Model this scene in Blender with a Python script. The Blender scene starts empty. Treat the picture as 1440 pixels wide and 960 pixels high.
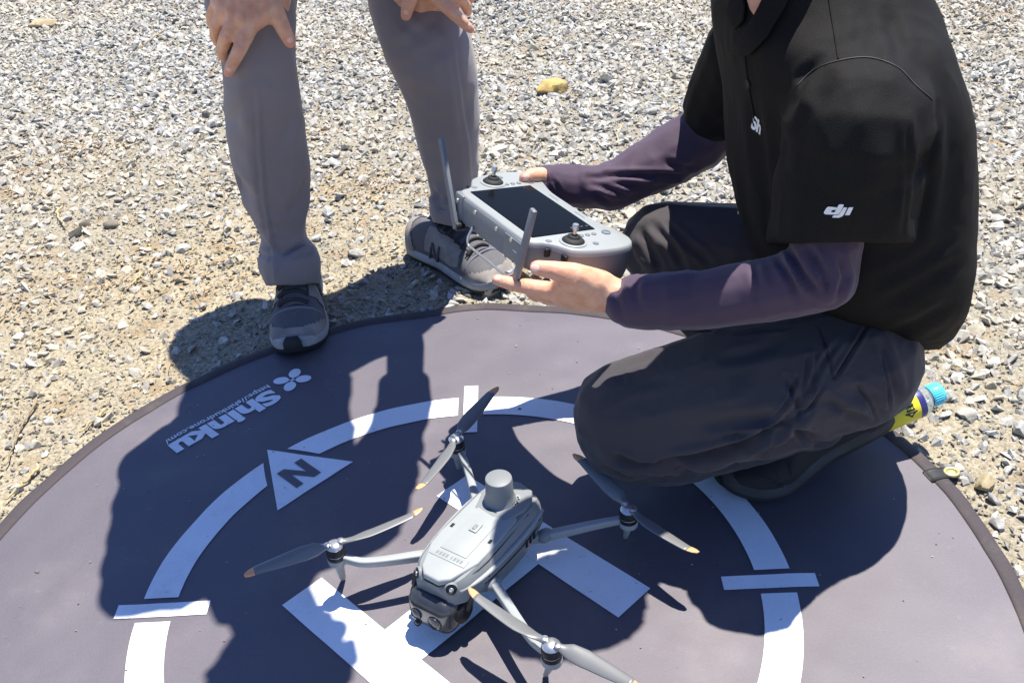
import bpy, bmesh, math, random
import numpy as np
from mathutils import Vector, Matrix, Quaternion
from mathutils.bvhtree import BVHTree

random.seed(7); RNG = np.random.default_rng(7)
SC = bpy.context.scene
COL = SC.collection

# ------------------------------------------------------------------ camera
F_PX = 1440.689; PITCH = 0.59; ROLL = -0.064354; CAM_H = 0.98417
CAM = np.array([0.0, 0.0, CAM_H])
_c, _s = math.cos(PITCH), math.sin(PITCH)
FW = np.array([0, _c, -_s]); _up = np.array([0, _s, _c]); _rt = np.array([1.0, 0, 0])
RT = _rt * math.cos(ROLL) + _up * math.sin(ROLL)
UP = -_rt * math.sin(ROLL) + _up * math.cos(ROLL)
cam_data = bpy.data.cameras.new('camera')
cam_data.sensor_width = 36; cam_data.sensor_fit = 'HORIZONTAL'
cam_data.lens = 36 * F_PX / 1440
cam_data.clip_start = 0.02; cam_data.clip_end = 500
cam_obj = bpy.data.objects.new('camera', cam_data); COL.objects.link(cam_obj)
_m = Matrix.Identity(4)
for i in range(3):
    _m[i][0] = RT[i]; _m[i][1] = UP[i]; _m[i][2] = -FW[i]; _m[i][3] = CAM[i]
cam_obj.matrix_world = _m
SC.camera = cam_obj

# ------------------------------------------------------------------ light
SUN_DIR = Vector((0.18, 0.20, 1.0)).normalized()
world = bpy.data.worlds.new('World'); SC.world = world; world.use_nodes = True
wn = world.node_tree.nodes; wl = world.node_tree.links
bg = wn['Background']; sky = wn.new('ShaderNodeTexSky')
sky.sky_type = 'NISHITA'; sky.sun_disc = False
sky.sun_elevation = math.asin(SUN_DIR.z)
sky.sun_rotation = math.atan2(SUN_DIR.x, SUN_DIR.y)
sky.air_density = 1.0; sky.dust_density = 0.2; sky.ozone_density = 4.0
hsv = wn.new('ShaderNodeHueSaturation'); hsv.inputs['Saturation'].default_value = 1.18; hsv.inputs['Hue'].default_value = 0.513
wl.new(sky.outputs[0], hsv.inputs['Color']); wl.new(hsv.outputs[0], bg.inputs[0]); bg.inputs[1].default_value = 0.078
sun_data = bpy.data.lights.new('sun', 'SUN')
sun_data.energy = 3.6; sun_data.angle = math.radians(0.53); sun_data.color = (1.0, 0.955, 0.88)
sun_obj = bpy.data.objects.new('sun', sun_data); COL.objects.link(sun_obj)
sun_obj.rotation_euler = SUN_DIR.to_track_quat('Z', 'Y').to_euler()
sun_obj.location = (1, 1, 6)
SC.view_settings.view_transform = 'Standard'; SC.view_settings.look = 'None'
SC.view_settings.gamma = 1; SC.view_settings.exposure = 1.35
SC.view_settings.use_curve_mapping = False

# ------------------------------------------------------------------ helpers: photo rays to places
def ray_dir(px, py):
    return FW + (px - 720) / F_PX * RT - (py - 480) / F_PX * UP
def P(px, py, y):
    d = ray_dir(px, py); return CAM + d * (y / d[1])
def G(px, py, z=0.0):
    d = ray_dir(px, py); return CAM + d * ((z - CAM_H) / d[2])
def project(V):
    d = V - CAM; z = d @ FW
    return np.stack([720 + F_PX * (d @ RT) / z, 480 - F_PX * (d @ UP) / z], 1)
def depth(p): return float((np.asarray(p) - CAM) @ FW)

def vnoise(Pn, seed=0):
    Pn = np.asarray(Pn, float); i = np.floor(Pn).astype(np.int64); f = Pn - i
    u = f * f * f * (f * (f * 6 - 15) + 10)
    def h(a, b, c):
        x = (a * 374761393 + b * 668265263 + c * 1274126177 + seed * 974711) & 0xffffffff
        x = ((x ^ (x >> 13)) * 1274126177) & 0xffffffff
        x = x ^ (x >> 16)
        return (x & 0xffff) / 65535.0
    r = 0
    for dx in (0, 1):
        for dy in (0, 1):
            for dz in (0, 1):
                w = (u[:, 0] if dx else 1 - u[:, 0]) * (u[:, 1] if dy else 1 - u[:, 1]) * (u[:, 2] if dz else 1 - u[:, 2])
                r = r + w * h(i[:, 0] + dx, i[:, 1] + dy, i[:, 2] + dz)
    return r * 2 - 1
def n2(x, y, s, seed=0):
    x = np.asarray(x, float); y = np.asarray(y, float)
    return vnoise(np.stack([x * s, y * s, np.zeros_like(x) + .37], 1), seed)

def catmull(xs, ys, q):
    xs = np.asarray(xs, float); ys = np.asarray(ys, float)
    m = np.zeros_like(ys)
    m[1:-1] = ((ys[2:] - ys[:-2]).T / (xs[2:] - xs[:-2])).T
    m[0] = (ys[1] - ys[0]) / (xs[1] - xs[0]); m[-1] = (ys[-1] - ys[-2]) / (xs[-1] - xs[-2])
    k = np.clip(np.searchsorted(xs, q) - 1, 0, len(xs) - 2)
    h = (xs[k + 1] - xs[k]); t = (q - xs[k]) / h
    if ys.ndim > 1: h = h[:, None]; t = t[:, None]
    return (2*t**3-3*t**2+1)*ys[k] + (t**3-2*t**2+t)*h*m[k] + (-2*t**3+3*t**2)*ys[k+1] + (t**3-t**2)*h*m[k+1]

# ------------------------------------------------------------------ helpers: meshes
class MB:
    def __init__(s): s.V = []; s.F = []; s.n = 0
    def add(s, V, F):
        V = np.asarray(V, float).reshape(-1, 3)
        s.V.append(V); s.F += [tuple(i + s.n for i in f) for f in F]; s.n += len(V); return s
    def xf(s, M):
        M = np.array(M); s.V = [v @ M[:3, :3].T + M[:3, 3] for v in s.V]; return s
    def verts(s): return np.concatenate(s.V) if s.V else np.zeros((0, 3))
    def build(s, name, mat, parent=None, smooth=True, origin=None, angle=None):
        V = s.verts()
        if origin is not None: V = V - np.asarray(origin)
        me = bpy.data.meshes.new(name); me.from_pydata(V.tolist(), [], s.F)
        return finish(name, me, mat, parent, smooth, angle)
def finish(name, me, mat, parent=None, smooth=True, angle=None):
    me.name = name
    if smooth:
        me.shade_smooth()
        if angle is not None: me.set_sharp_from_angle(angle=math.radians(angle))
    if mat: 
        me.materials.clear(); me.materials.append(mat)
    o = bpy.data.objects.new(name, me); COL.objects.link(o)
    if parent: o.parent = parent
    return o
def empty(name, loc=(0, 0, 0), M=None):
    o = bpy.data.objects.new(name, None); COL.objects.link(o); o.empty_display_size = .05
    if M is not None: o.matrix_world = M
    else: o.location = loc
    return o
def tag(o, label=None, cat=None, group=None, kind=None):
    for k, v in (('label', label), ('category', cat), ('group', group), ('kind', kind)):
        if v: o[k] = v
    return o

def loft_vf(rings, cap0=True, cap1=True, closed=True):
    n = len(rings[0]); V = np.concatenate(rings); F = []
    m = n if closed else n - 1
    for k in range(len(rings) - 1):
        for i in range(m):
            j = (i + 1) % n
            F.append((k*n+i, k*n+j, (k+1)*n+j, (k+1)*n+i))
    extra = []
    if cap0:
        extra.append(rings[0].mean(0)); c = len(V) + len(extra) - 1
        F += [(c, (i+1) % n, i) for i in range(n)]
    if cap1:
        extra.append(rings[-1].mean(0)); c = len(V) + len(extra) - 1; b = (len(rings)-1)*n
        F += [(c, b+i, b+(i+1) % n) for i in range(n)]
    if extra: V = np.concatenate([V, np.array(extra)])
    return V, F
def frames(path, up=(0, 0, 1)):
    path = np.asarray(path, float); T = np.gradient(path, axis=0)
    T /= np.linalg.norm(T, axis=1)[:, None] + 1e-12
    u = np.array(up, float); out = []
    for t in T:
        a = u - t * (u @ t)
        if np.linalg.norm(a) < 1e-4: a = np.cross(t, [1, .3, .2])
        a /= np.linalg.norm(a); b = np.cross(t, a); out.append((t, a, b)); u = a
    return out
def tube_vf(path, rad, n=10, up=(0, 0, 1), cap=True, fn=None):
    """rad: scalar or per-point r or (ra, rb)"""
    path = np.asarray(path, float); fr = frames(path, up); rings = []
    th = np.linspace(0, 2*math.pi, n, endpoint=False)
    for k, (t, a, b) in enumerate(fr):
        r = rad if np.isscalar(rad) else rad[k]
        ra, rb = (r, r) if np.isscalar(r) else r
        rings.append(path[k] + np.cos(th)[:, None]*a*ra + np.sin(th)[:, None]*b*rb)
    return loft_vf(rings, cap, cap)
def smooth_path(pts, n=24):
    pts = np.asarray(pts, float)
    t = np.concatenate([[0], np.cumsum(np.linalg.norm(np.diff(pts, axis=0), axis=1))])
    return catmull(t, pts, np.linspace(0, t[-1], n))
def bm_vf(bm):
    bm.verts.index_update()
    V = np.array([v.co[:] for v in bm.verts]); F = [tuple(v.index for v in f.verts) for f in bm.faces]
    bm.free(); return V, F
def rbox_vf(size, r=.002, seg=2, c=(0, 0, 0), M=None):
    bm = bmesh.new(); bmesh.ops.create_cube(bm, size=1)
    for v in bm.verts: v.co = Vector((v.co.x*size[0], v.co.y*size[1], v.co.z*size[2]))
    if r > 0: bmesh.ops.bevel(bm, geom=bm.edges[:], offset=r, segments=seg, profile=.5, affect='EDGES')
    V, F = bm_vf(bm)
    if M is not None: V = V @ np.array(M)[:3, :3].T + np.array(M)[:3, 3]
    return V + np.array(c), F
def lathe_vf(prof, n=24, c=(0, 0, 0), axis=None):
    """prof: list of (r, z)"""
    th = np.linspace(0, 2*math.pi, n, endpoint=False)
    rings = [np.stack([np.cos(th)*r, np.sin(th)*r, np.full(n, z)], 1) for r, z in prof]
    V, F = loft_vf(rings)
    if axis is not None:
        q = Vector((0, 0, 1)).rotation_difference(Vector(axis)).to_matrix(); V = V @ np.array(q).T
    return V + np.array(c), F
def prism_vf(poly, z0, z1, bevel=0, seg=2):
    bm = bmesh.new(); vs = [bm.verts.new((x, y, z0)) for x, y in poly]; f = bm.faces.new(vs)
    r = bmesh.ops.extrude_face_region(bm, geom=[f])
    for g in r['geom']:
        if isinstance(g, bmesh.types.BMVert): g.co.z = z1
    bmesh.ops.recalc_face_normals(bm, faces=bm.faces[:])
    if bevel:
        es = [e for e in bm.edges if abs(e.verts[0].co.z - z1) < 1e-7 and abs(e.verts[1].co.z - z1) < 1e-7]
        bmesh.ops.bevel(bm, geom=es, offset=bevel, segments=seg, profile=.5, affect='EDGES')
    return bm_vf(bm)
def _ico(sub):
    bm = bmesh.new(); bmesh.ops.create_icosphere(bm, subdivisions=sub, radius=1); return bm_vf(bm)
SPH2, SPHF2 = _ico(2); SPH1, SPHF1 = _ico(1); SPH3, SPHF3 = _ico(3)
def sph_vf(c, r, sub=2):
    V, F = {1: (SPH1, SPHF1), 2: (SPH2, SPHF2), 3: (SPH3, SPHF3)}[sub]
    return V * np.asarray(r) + np.asarray(c), F
def hull_vf(balls, sub=2):
    S = SPH2 if sub == 2 else SPH1
    pts = []
    for b in balls:
        v = S * np.asarray(b[1], float)
        if len(b) > 2: v = v @ np.array(b[2]).T
        pts.append(v + np.asarray(b[0]))
    bm = bmesh.new()
    for p in np.concatenate(pts): bm.verts.new(p)
    r = bmesh.ops.convex_hull(bm, input=bm.verts[:])
    junk = [g for g in r['geom_interior'] if isinstance(g, bmesh.types.BMVert)]
    bmesh.ops.delete(bm, geom=junk, context='VERTS')
    loose = [v for v in bm.verts if not v.link_faces]
    bmesh.ops.delete(bm, geom=loose, context='VERTS')
    return bm_vf(bm)
def chain(mb, balls, sub=2):
    for a, b in zip(balls[:-1], balls[1:]): mb.add(*hull_vf([a, b], sub))
def remesh(mb, voxel, it=6, fac=.5):
    me = bpy.data.meshes.new('tmp'); me.from_pydata(mb.verts().tolist(), [], mb.F)
    o = bpy.data.objects.new('tmp', me); COL.objects.link(o)
    m = o.modifiers.new('r', 'REMESH'); m.mode = 'VOXEL'; m.voxel_size = voxel
    if it:
        s = o.modifiers.new('s', 'SMOOTH'); s.factor = fac; s.iterations = it
    dg = bpy.context.evaluated_depsgraph_get(); dg.update()
    out = bpy.data.meshes.new_from_object(o.evaluated_get(dg))
    bpy.data.objects.remove(o); bpy.data.meshes.remove(me)
    return out
def get_v(me):
    a = np.empty(len(me.vertices)*3); me.vertices.foreach_get('co', a); return a.reshape(-1, 3)
def get_n(me):
    a = np.empty(len(me.vertices)*3); me.vertex_normals.foreach_get('vector', a); return a.reshape(-1, 3)
def set_v(me, V):
    me.vertices.foreach_set('co', np.ascontiguousarray(V, dtype=np.float32).ravel()); me.update()
def mesh_vf(mb):
    me = bpy.data.meshes.new('m'); me.from_pydata(mb.verts().tolist(), [], mb.F); me.update(); return me
def seg_dist(Q, pts):
    best = np.full(len(Q), 1e9); pts = np.asarray(pts, float); best_t = np.zeros(len(Q))
    L = np.concatenate([[0], np.cumsum(np.linalg.norm(np.diff(pts, axis=0), axis=1))])
    for k, (a, b) in enumerate(zip(pts[:-1], pts[1:])):
        ab = b - a; t = np.clip(((Q - a) @ ab) / (ab @ ab + 1e-12), 0, 1)
        d = np.linalg.norm(Q - a - t[:, None]*ab, axis=1)
        m = d < best; best[m] = d[m]; best_t[m] = (L[k] + t[m]*(L[k+1]-L[k])) / L[-1]
    return best, best_t
def folds(me, strokes):
    """press cloth folds into a garment: each stroke is (points, width, depth), tapering to its ends"""
    V = get_v(me); N = get_n(me); Q = project(V)
    face = ((CAM - V) * N).sum(1) > 0
    D = np.zeros(len(V))
    for pts, w, d in strokes:
        ds, t = seg_dist(Q, pts)
        tap = np.clip(np.minimum(t, 1 - t) * 4 + .25, 0, 1)
        D += np.where(face, -d * tap * (np.exp(-(ds/w)**2) - .55*np.exp(-((ds - 1.9*w)/(.9*w))**2)), 0)
    set_v(me, V + N * D[:, None])
def rumple(me, layers, mask=None):
    """layers: (frequency xyz, amplitude, ridged, seed)"""
    V = get_v(me); N = get_n(me); D = np.zeros(len(V))
    for fr, amp, ridged, seed in layers:
        n = vnoise(V * np.asarray(fr), seed)
        if ridged: n = 1 - 2*np.abs(n)
        D += n * amp
    if mask is not None: D *= mask(V)
    set_v(me, V + N * D[:, None])
def bvh_of(me, off=(0, 0, 0)):
    V = get_v(me) + np.asarray(off)
    return BVHTree.FromPolygons([tuple(v) for v in V], [tuple(p.vertices) for p in me.polygons])
def cast(bvh, px, py):
    d = Vector(ray_dir(px, py)).normalized()
    h, n, i, t = bvh.ray_cast(Vector(CAM), d)
    if h is None: return None, None
    if n.dot(d) > 0: n = -n
    return np.array(h), np.array(n)
def strip_on(bvh, pts, r=.001, lift=.0006, n=24, sides=6):
    q = smooth_path(np.array(pts, float), n); out = []
    for a, b in q:
        h, nn = cast(bvh, a, b)
        if h is not None: out.append(h + nn * lift)
    return tube_vf(np.array(out), r, sides) if len(out) > 2 else (np.zeros((0, 3)), [])
def text_vf(s, size, offset=0.0, extrude=.0004, shear=0.0, align='LEFT', width=None, height=None, spacing=1.0, res=3):
    cu = bpy.data.curves.new('t', 'FONT'); cu.body = s; cu.size = size; cu.offset = offset
    cu.extrude = extrude; cu.shear = shear; cu.align_x = align; cu.resolution_u = res; cu.space_character = spacing
    o = bpy.data.objects.new('t', cu); COL.objects.link(o)
    dg = bpy.context.evaluated_depsgraph_get(); dg.update()
    me = bpy.data.meshes.new_from_object(o.evaluated_get(dg))
    V = get_v(me); F = [tuple(p.vertices) for p in me.polygons]
    bpy.data.objects.remove(o); bpy.data.curves.remove(cu); bpy.data.meshes.remove(me)
    if len(V):
        lo = V.min(0); hi = V.max(0)
        if width: V[:, 0] = (V[:, 0] - lo[0]) * width / (hi[0] - lo[0])
        if height: V[:, 1] = (V[:, 1] - lo[1]) * height / (hi[1] - lo[1])
    return V, F

# ------------------------------------------------------------------ materials
def mk(name, col, rough=.6, metal=0.0, spec=.5, coat=0.0, sheen=0.0, var=0.0, var_scale=20, col2=None,
       bump=0.0, bump_scale=200, bump2=0.0, bump2_scale=20, trans=0.0, ior=1.45, alpha=1.0, sss=0.0, speck=0.0, speck_scale=900, stint=None, flush=None):
    m = bpy.data.materials.new(name); m.use_nodes = True; nt = m.node_tree; N = nt.nodes; L = nt.links
    b = N['Principled BSDF']
    b.inputs['Base Color'].default_value = (*col, 1); b.inputs['Roughness'].default_value = rough
    b.inputs['Metallic'].default_value = metal; b.inputs['Specular IOR Level'].default_value = spec
    b.inputs['Coat Weight'].default_value = coat; b.inputs['Sheen Weight'].default_value = sheen
    b.inputs['IOR'].default_value = ior; b.inputs['Transmission Weight'].default_value = trans; b.inputs['Alpha'].default_value = alpha
    if stint: b.inputs['Specular Tint'].default_value = (*stint, 1)
    if sheen: b.inputs['Sheen Roughness'].default_value = .5
    if sss:
        b.inputs['Subsurface Weight'].default_value = sss; b.inputs['Subsurface Radius'].default_value = (.012, .004, .002); b.inputs['Subsurface Scale'].default_value = .3
    tc = N.new('ShaderNodeTexCoord'); cur = None
    if var or col2:
        t = N.new('ShaderNodeTexNoise'); t.inputs['Scale'].default_value = var_scale; t.inputs['Detail'].default_value = 5
        L.new(tc.outputs['Object'], t.inputs['Vector'])
        mx = N.new('ShaderNodeMix'); mx.data_type = 'RGBA'
        c2 = col2 or tuple(c*(1-var) for c in col)
        mx.inputs[6].default_value = (*col, 1); mx.inputs[7].default_value = (*c2, 1)
        mr = N.new('ShaderNodeMapRange'); mr.inputs[1].default_value = .35; mr.inputs[2].default_value = .65
        L.new(t.outputs[0], mr.inputs[0]); L.new(mr.outputs[0], mx.inputs[0]); cur = mx.outputs[2]
    if speck:
        t = N.new('ShaderNodeTexNoise'); t.inputs['Scale'].default_value = speck_scale; t.inputs['Detail'].default_value = 2
        L.new(tc.outputs['Object'], t.inputs['Vector'])
        mr = N.new('ShaderNodeMapRange'); mr.inputs[1].default_value = .3; mr.inputs[2].default_value = .7
        mr.inputs[3].default_value = 1 - speck; mr.inputs[4].default_value = 1 + speck
        L.new(t.outputs[0], mr.inputs[0])
        hs = N.new('ShaderNodeMix'); hs.data_type = 'RGBA'; hs.blend_type = 'MULTIPLY'; hs.inputs[0].default_value = 1
        if cur is not None: L.new(cur, hs.inputs[6])
        else: hs.inputs[6].default_value = (*col, 1)
        cb = N.new('ShaderNodeCombineColor')
        for k in range(3): L.new(mr.outputs[0], cb.inputs[k])
        L.new(cb.outputs[0], hs.inputs[7]); cur = hs.outputs[2]
    if flush:
        at = N.new('ShaderNodeAttribute'); at.attribute_name = 'flush'; fm = N.new('ShaderNodeMix'); fm.data_type = 'RGBA'
        L.new(at.outputs['Fac'], fm.inputs[0]); fm.inputs[7].default_value = (*flush, 1)
        if cur is not None: L.new(cur, fm.inputs[6])
        else: fm.inputs[6].default_value = (*col, 1)
        cur = fm.outputs[2]
    if cur is not None: L.new(cur, b.inputs['Base Color'])
    last = None
    for s, sc, dist in ((bump, bump_scale, .0006), (bump2, bump2_scale, .004)):
        if s:
            t = N.new('ShaderNodeTexNoise'); t.inputs['Scale'].default_value = sc; t.inputs['Detail'].default_value = 3
            L.new(tc.outputs['Object'], t.inputs['Vector'])
            bp = N.new('ShaderNodeBump'); bp.inputs['Strength'].default_value = s; bp.inputs['Distance'].default_value = dist
            L.new(t.outputs[0], bp.inputs['Height'])
            if last: L.new(last, bp.inputs['Normal'])
            last = bp.outputs[0]
    if last: L.new(last, b.inputs['Normal'])
    return m
M = {}
M['mat'] = mk('mat_fabric', (.038, .0265, .035), .66, spec=.5, ior=2.15, stint=(1, .965, 1.02), var=.15, var_scale=3, speck=.22, speck_scale=420, bump=.35, bump_scale=700, sheen=.0)
M['hem'] = mk('mat_hem', (.060, .050, .052), .75, spec=.3, speck=.15, speck_scale=600, bump=.3, bump_scale=700)
M['print'] = mk('white_print', (.80, .81, .83), .6, var=.10, var_scale=9, col2=(.72, .73, .74), speck=.05, speck_scale=500, bump=.1, bump_scale=900)
M['trim'] = mk('black_tab', (.02, .02, .02), .6)
M['brass'] = mk('brass', (.55, .47, .22), .45, metal=.6)
M['gtrouser'] = mk('grey_trouser_cloth', (.245, .212, .212), .8, spec=.3, sheen=.15, var=.1, var_scale=8, bump=.35, bump_scale=1400, bump2=.25, bump2_scale=30)
M['dtrouser'] = mk('dark_trouser_cloth', (.056, .049, .053), .8, spec=.3, sheen=.12, var=.1, var_scale=8, bump=.3, bump_scale=1300, bump2=.3, bump2_scale=26)
M['polo'] = mk('black_polo_cloth', (.0105, .0098, .0096), .8, spec=.2, sheen=.0, speck=.3, speck_scale=700, bump=.7, bump_scale=900, bump2=.08, bump2_scale=30)
M['poloseam_lit'] = mk('polo_seam_sunlit', (.045, .045, .045), .6, spec=.4)  # paler than the polo cloth: sun catching the seam, put into its colour
M['purple'] = mk('purple_undershirt_cloth', (.068, .043, .070), .72, spec=.3, sheen=.2, var=.1, var_scale=12, bump=.25, bump_scale=1200, bump2=.3, bump2_scale=34)
M['shirt'] = mk('work_shirt_cloth', (.10, .11, .14), .85, bump2=.3, bump2_scale=30)
M['skin'] = mk('skin', (.74, .44, .29), .5, spec=.4, col2=(.64, .32, .20), var_scale=60, bump=.4, bump_scale=420, bump2=.25, bump2_scale=110, sss=.12, flush=(.72, .30, .22))
M['nail'] = mk('finger_nail', (.80, .50, .40), .32, spec=.5)
M['hair'] = mk('hair', (.012, .010, .009), .5, bump2=.8, bump2_scale=90)
M['eye'] = mk('eye', (.75, .73, .70), .2); M['iris'] = mk('iris', (.02, .012, .008), .2); M['lip'] = mk('lip', (.42, .2, .15), .5)
M['suede'] = mk('grey_suede', (.29, .26, .235), .9, var=.3, var_scale=40, bump=.6, bump_scale=600)
M['meshy'] = mk('shoe_mesh', (.11, .105, .108), .85, speck=.45, speck_scale=900, bump=.8, bump_scale=900)
M['sole'] = mk('shoe_sole', (.38, .38, .38), .7, var=.25, var_scale=30)
M['outsole'] = mk('shoe_outsole', (.02, .02, .02), .7)
M['lace'] = mk('shoe_lace', (.035, .033, .036), .8, bump=.6, bump_scale=1500)
M['emblem'] = mk('shoe_emblem', (.075, .072, .07), .6)
M['shoeedge'] = mk('shoe_edge_tape', (.16, .16, .19), .6)
M['blacksh'] = mk('black_shoe', (.016, .015, .015), .75, bump=.5, bump_scale=500)
M['blacksole'] = mk('black_shoe_sole', (.060, .058, .058), .8, var=.3, var_scale=30)
M['dgrey'] = mk('drone_grey_plastic', (.30, .318, .312), .48, spec=.45, var=.06, var_scale=30, speck=.05, speck_scale=1500, bump=.12, bump_scale=1600)
M['dgrey2'] = mk('drone_mid_grey_plastic', (.20, .212, .215), .5, spec=.45, var=.06, var_scale=30, bump=.12, bump_scale=1600)
M['blackp'] = mk('black_plastic', (.014, .014, .015), .5, spec=.35, bump=.1, bump_scale=900)
M['smoke'] = mk('camera_housing', (.035, .037, .043), .22, spec=.6, coat=.3, var=.25, var_scale=60)
M['glass'] = mk('lens_glass', (.008, .008, .012), .12, spec=.35)
M['silver'] = mk('silver_metal', (.55, .55, .54), .3, metal=.8)
M['blade'] = mk('propeller_plastic', (.15, .15, .147), .42, spec=.9, coat=.2, var=.06, var_scale=40)
M['bladetip'] = mk('propeller_tip_orange', (.72, .33, .15), .42, spec=.5)
M['cgrey'] = mk('controller_light_plastic', (.29, .31, .312), .42, spec=.5, var=.05, var_scale=30, bump=.1, bump_scale=1600)
M['cgrey2'] = mk('controller_side_plastic', (.17, .183, .20), .45, spec=.45, var=.06, var_scale=30, bump=.12, bump_scale=1600)
M['screen'] = mk('screen_glass', (.005, .005, .005), .14, spec=.04)
M['rubber'] = mk('rubber', (.018, .018, .018), .7)
M['cyan'] = mk('cyan_cap', (.10, .58, .72), .35, spec=.5)
M['yellow'] = mk('yellow_label', (.70, .60, .03), .4)
M['navy'] = mk('navy_label_band', (.03, .03, .16), .4)
M['black'] = mk('black_print', (.015, .02, .03), .5)
M['clearp'] = mk('clear_plastic', (.75, .85, .87), .08, trans=.85, ior=1.3)
M['whitep'] = mk('white_print_plain', (.80, .82, .84), .5)
M['straw'] = mk('dry_straw', (.50, .39, .20), .8, var=.3, var_scale=60)
M['chips'] = mk('dry_chips', (.30, .20, .11), .85, var=.5, var_scale=90, col2=(.44, .34, .20))
M['twig'] = mk('dry_twig', (.34, .25, .14), .85, var=.4, var_scale=60)

def dust(m, scale, lo, hi, col, amt):
    nt = m.node_tree; N = nt.nodes; L = nt.links; b = N['Principled BSDF']; src = b.inputs['Base Color'].links[0].from_socket
    tc = N.new('ShaderNodeTexCoord'); t = N.new('ShaderNodeTexNoise'); t.inputs['Scale'].default_value = scale; t.inputs['Detail'].default_value = 9; t.inputs['Roughness'].default_value = .68
    L.new(tc.outputs['Object'], t.inputs['Vector'])
    r = N.new('ShaderNodeMapRange'); r.inputs[1].default_value = lo; r.inputs[2].default_value = hi; r.inputs[4].default_value = amt; L.new(t.outputs[0], r.inputs[0])
    x = N.new('ShaderNodeMix'); x.data_type = 'RGBA'; L.new(r.outputs[0], x.inputs[0]); L.new(src, x.inputs[6]); x.inputs[7].default_value = (*col, 1)
    L.new(x.outputs[2], b.inputs['Base Color'])
dust(M['mat'], 4.5, .55, .80, (.17, .14, .11), .35); dust(M['mat'], 38, .62, .80, (.20, .17, .14), .30)
dust(M['print'], 6, .52, .78, (.36, .33, .28), .45); dust(M['print'], 55, .60, .76, (.30, .28, .25), .4); dust(M['hem'], 9, .5, .75, (.20, .16, .12), .45)
dust(M['gtrouser'], 7, .58, .80, (.32, .27, .22), .25); dust(M['suede'], 30, .5, .75, (.34, .29, .22), .4); dust(M['outsole'], 20, .45, .7, (.22, .19, .15), .5) if M['outsole'].node_tree.nodes['Principled BSDF'].inputs['Base Color'].links else None
def stone_material(name, ramp, dirt):
    m = bpy.data.materials.new(name); m.use_nodes = True; nt = m.node_tree; N = nt.nodes; L = nt.links
    b = N['Principled BSDF']; b.inputs['Roughness'].default_value = .9; b.inputs['Specular IOR Level'].default_value = .25
    g = N.new('ShaderNodeNewGeometry'); cr = N.new('ShaderNodeValToRGB')
    els = cr.color_ramp.elements
    while len(els) < len(ramp): els.new(.5)
    for e, (p, c) in zip(els, ramp): e.position = p; e.color = (*c, 1)
    L.new(g.outputs['Random Per Island'], cr.inputs[0])
    tc = N.new('ShaderNodeTexCoord')
    t = N.new('ShaderNodeTexNoise'); t.inputs['Scale'].default_value = 130; t.inputs['Detail'].default_value = 5
    L.new(tc.outputs['Object'], t.inputs['Vector'])
    mr = N.new('ShaderNodeMapRange'); mr.inputs[1].default_value = .3; mr.inputs[2].default_value = .7; mr.inputs[3].default_value = .62; mr.inputs[4].default_value = 1.2
    L.new(t.outputs[0], mr.inputs[0])
    cb = N.new('ShaderNodeCombineColor')
    for k in range(3): L.new(mr.outputs[0], cb.inputs[k])
    mu = N.new('ShaderNodeMix'); mu.data_type = 'RGBA'; mu.blend_type = 'MULTIPLY'; mu.inputs[0].default_value = 1
    L.new(cr.outputs[0], mu.inputs[6]); L.new(cb.outputs[0], mu.inputs[7])
    # dust: some ground has more sandy dust lying on its stones
    t2 = N.new('ShaderNodeTexNoise'); t2.inputs['Scale'].default_value = 1.6; t2.inputs['Detail'].default_value = 4
    L.new(tc.outputs['Object'], t2.inputs['Vector'])
    mr2 = N.new('ShaderNodeMapRange'); mr2.inputs[1].default_value = .45; mr2.inputs[2].default_value = .68; mr2.inputs[4].default_value = .55
    L.new(t2.outputs[0], mr2.inputs[0])
    mx = N.new('ShaderNodeMix'); mx.data_type = 'RGBA'; L.new(mr2.outputs[0], mx.inputs[0])
    L.new(mu.outputs[2], mx.inputs[6]); mx.inputs[7].default_value = (*dirt, 1)
    L.new(mx.outputs[2], b.inputs['Base Color'])
    bp = N.new('ShaderNodeBump'); bp.inputs['Strength'].default_value = .5; bp.inputs['Distance'].default_value = .001
    t3 = N.new('ShaderNodeTexNoise'); t3.inputs['Scale'].default_value = 500; L.new(tc.outputs['Object'], t3.inputs['Vector'])
    L.new(t3.outputs[0], bp.inputs['Height']); L.new(bp.outputs[0], b.inputs['Normal'])
    return m
M['stone'] = stone_material('gravel_stone', [(0, (.20, .195, .18)), (.10, (.32, .31, .285)), (.40, (.43, .42, .38)), (.75, (.51, .495, .445)), (.92, (.47, .42, .31)), (1, (.60, .585, .54))], (.48, .415, .295))
M['grit'] = stone_material('grit_stone', [(0, (.11, .105, .095)), (.3, (.26, .25, .215)), (.6, (.35, .335, .285)), (.85, (.38, .32, .21)), (1, (.47, .45, .39))], (.40, .34, .23))

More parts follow.
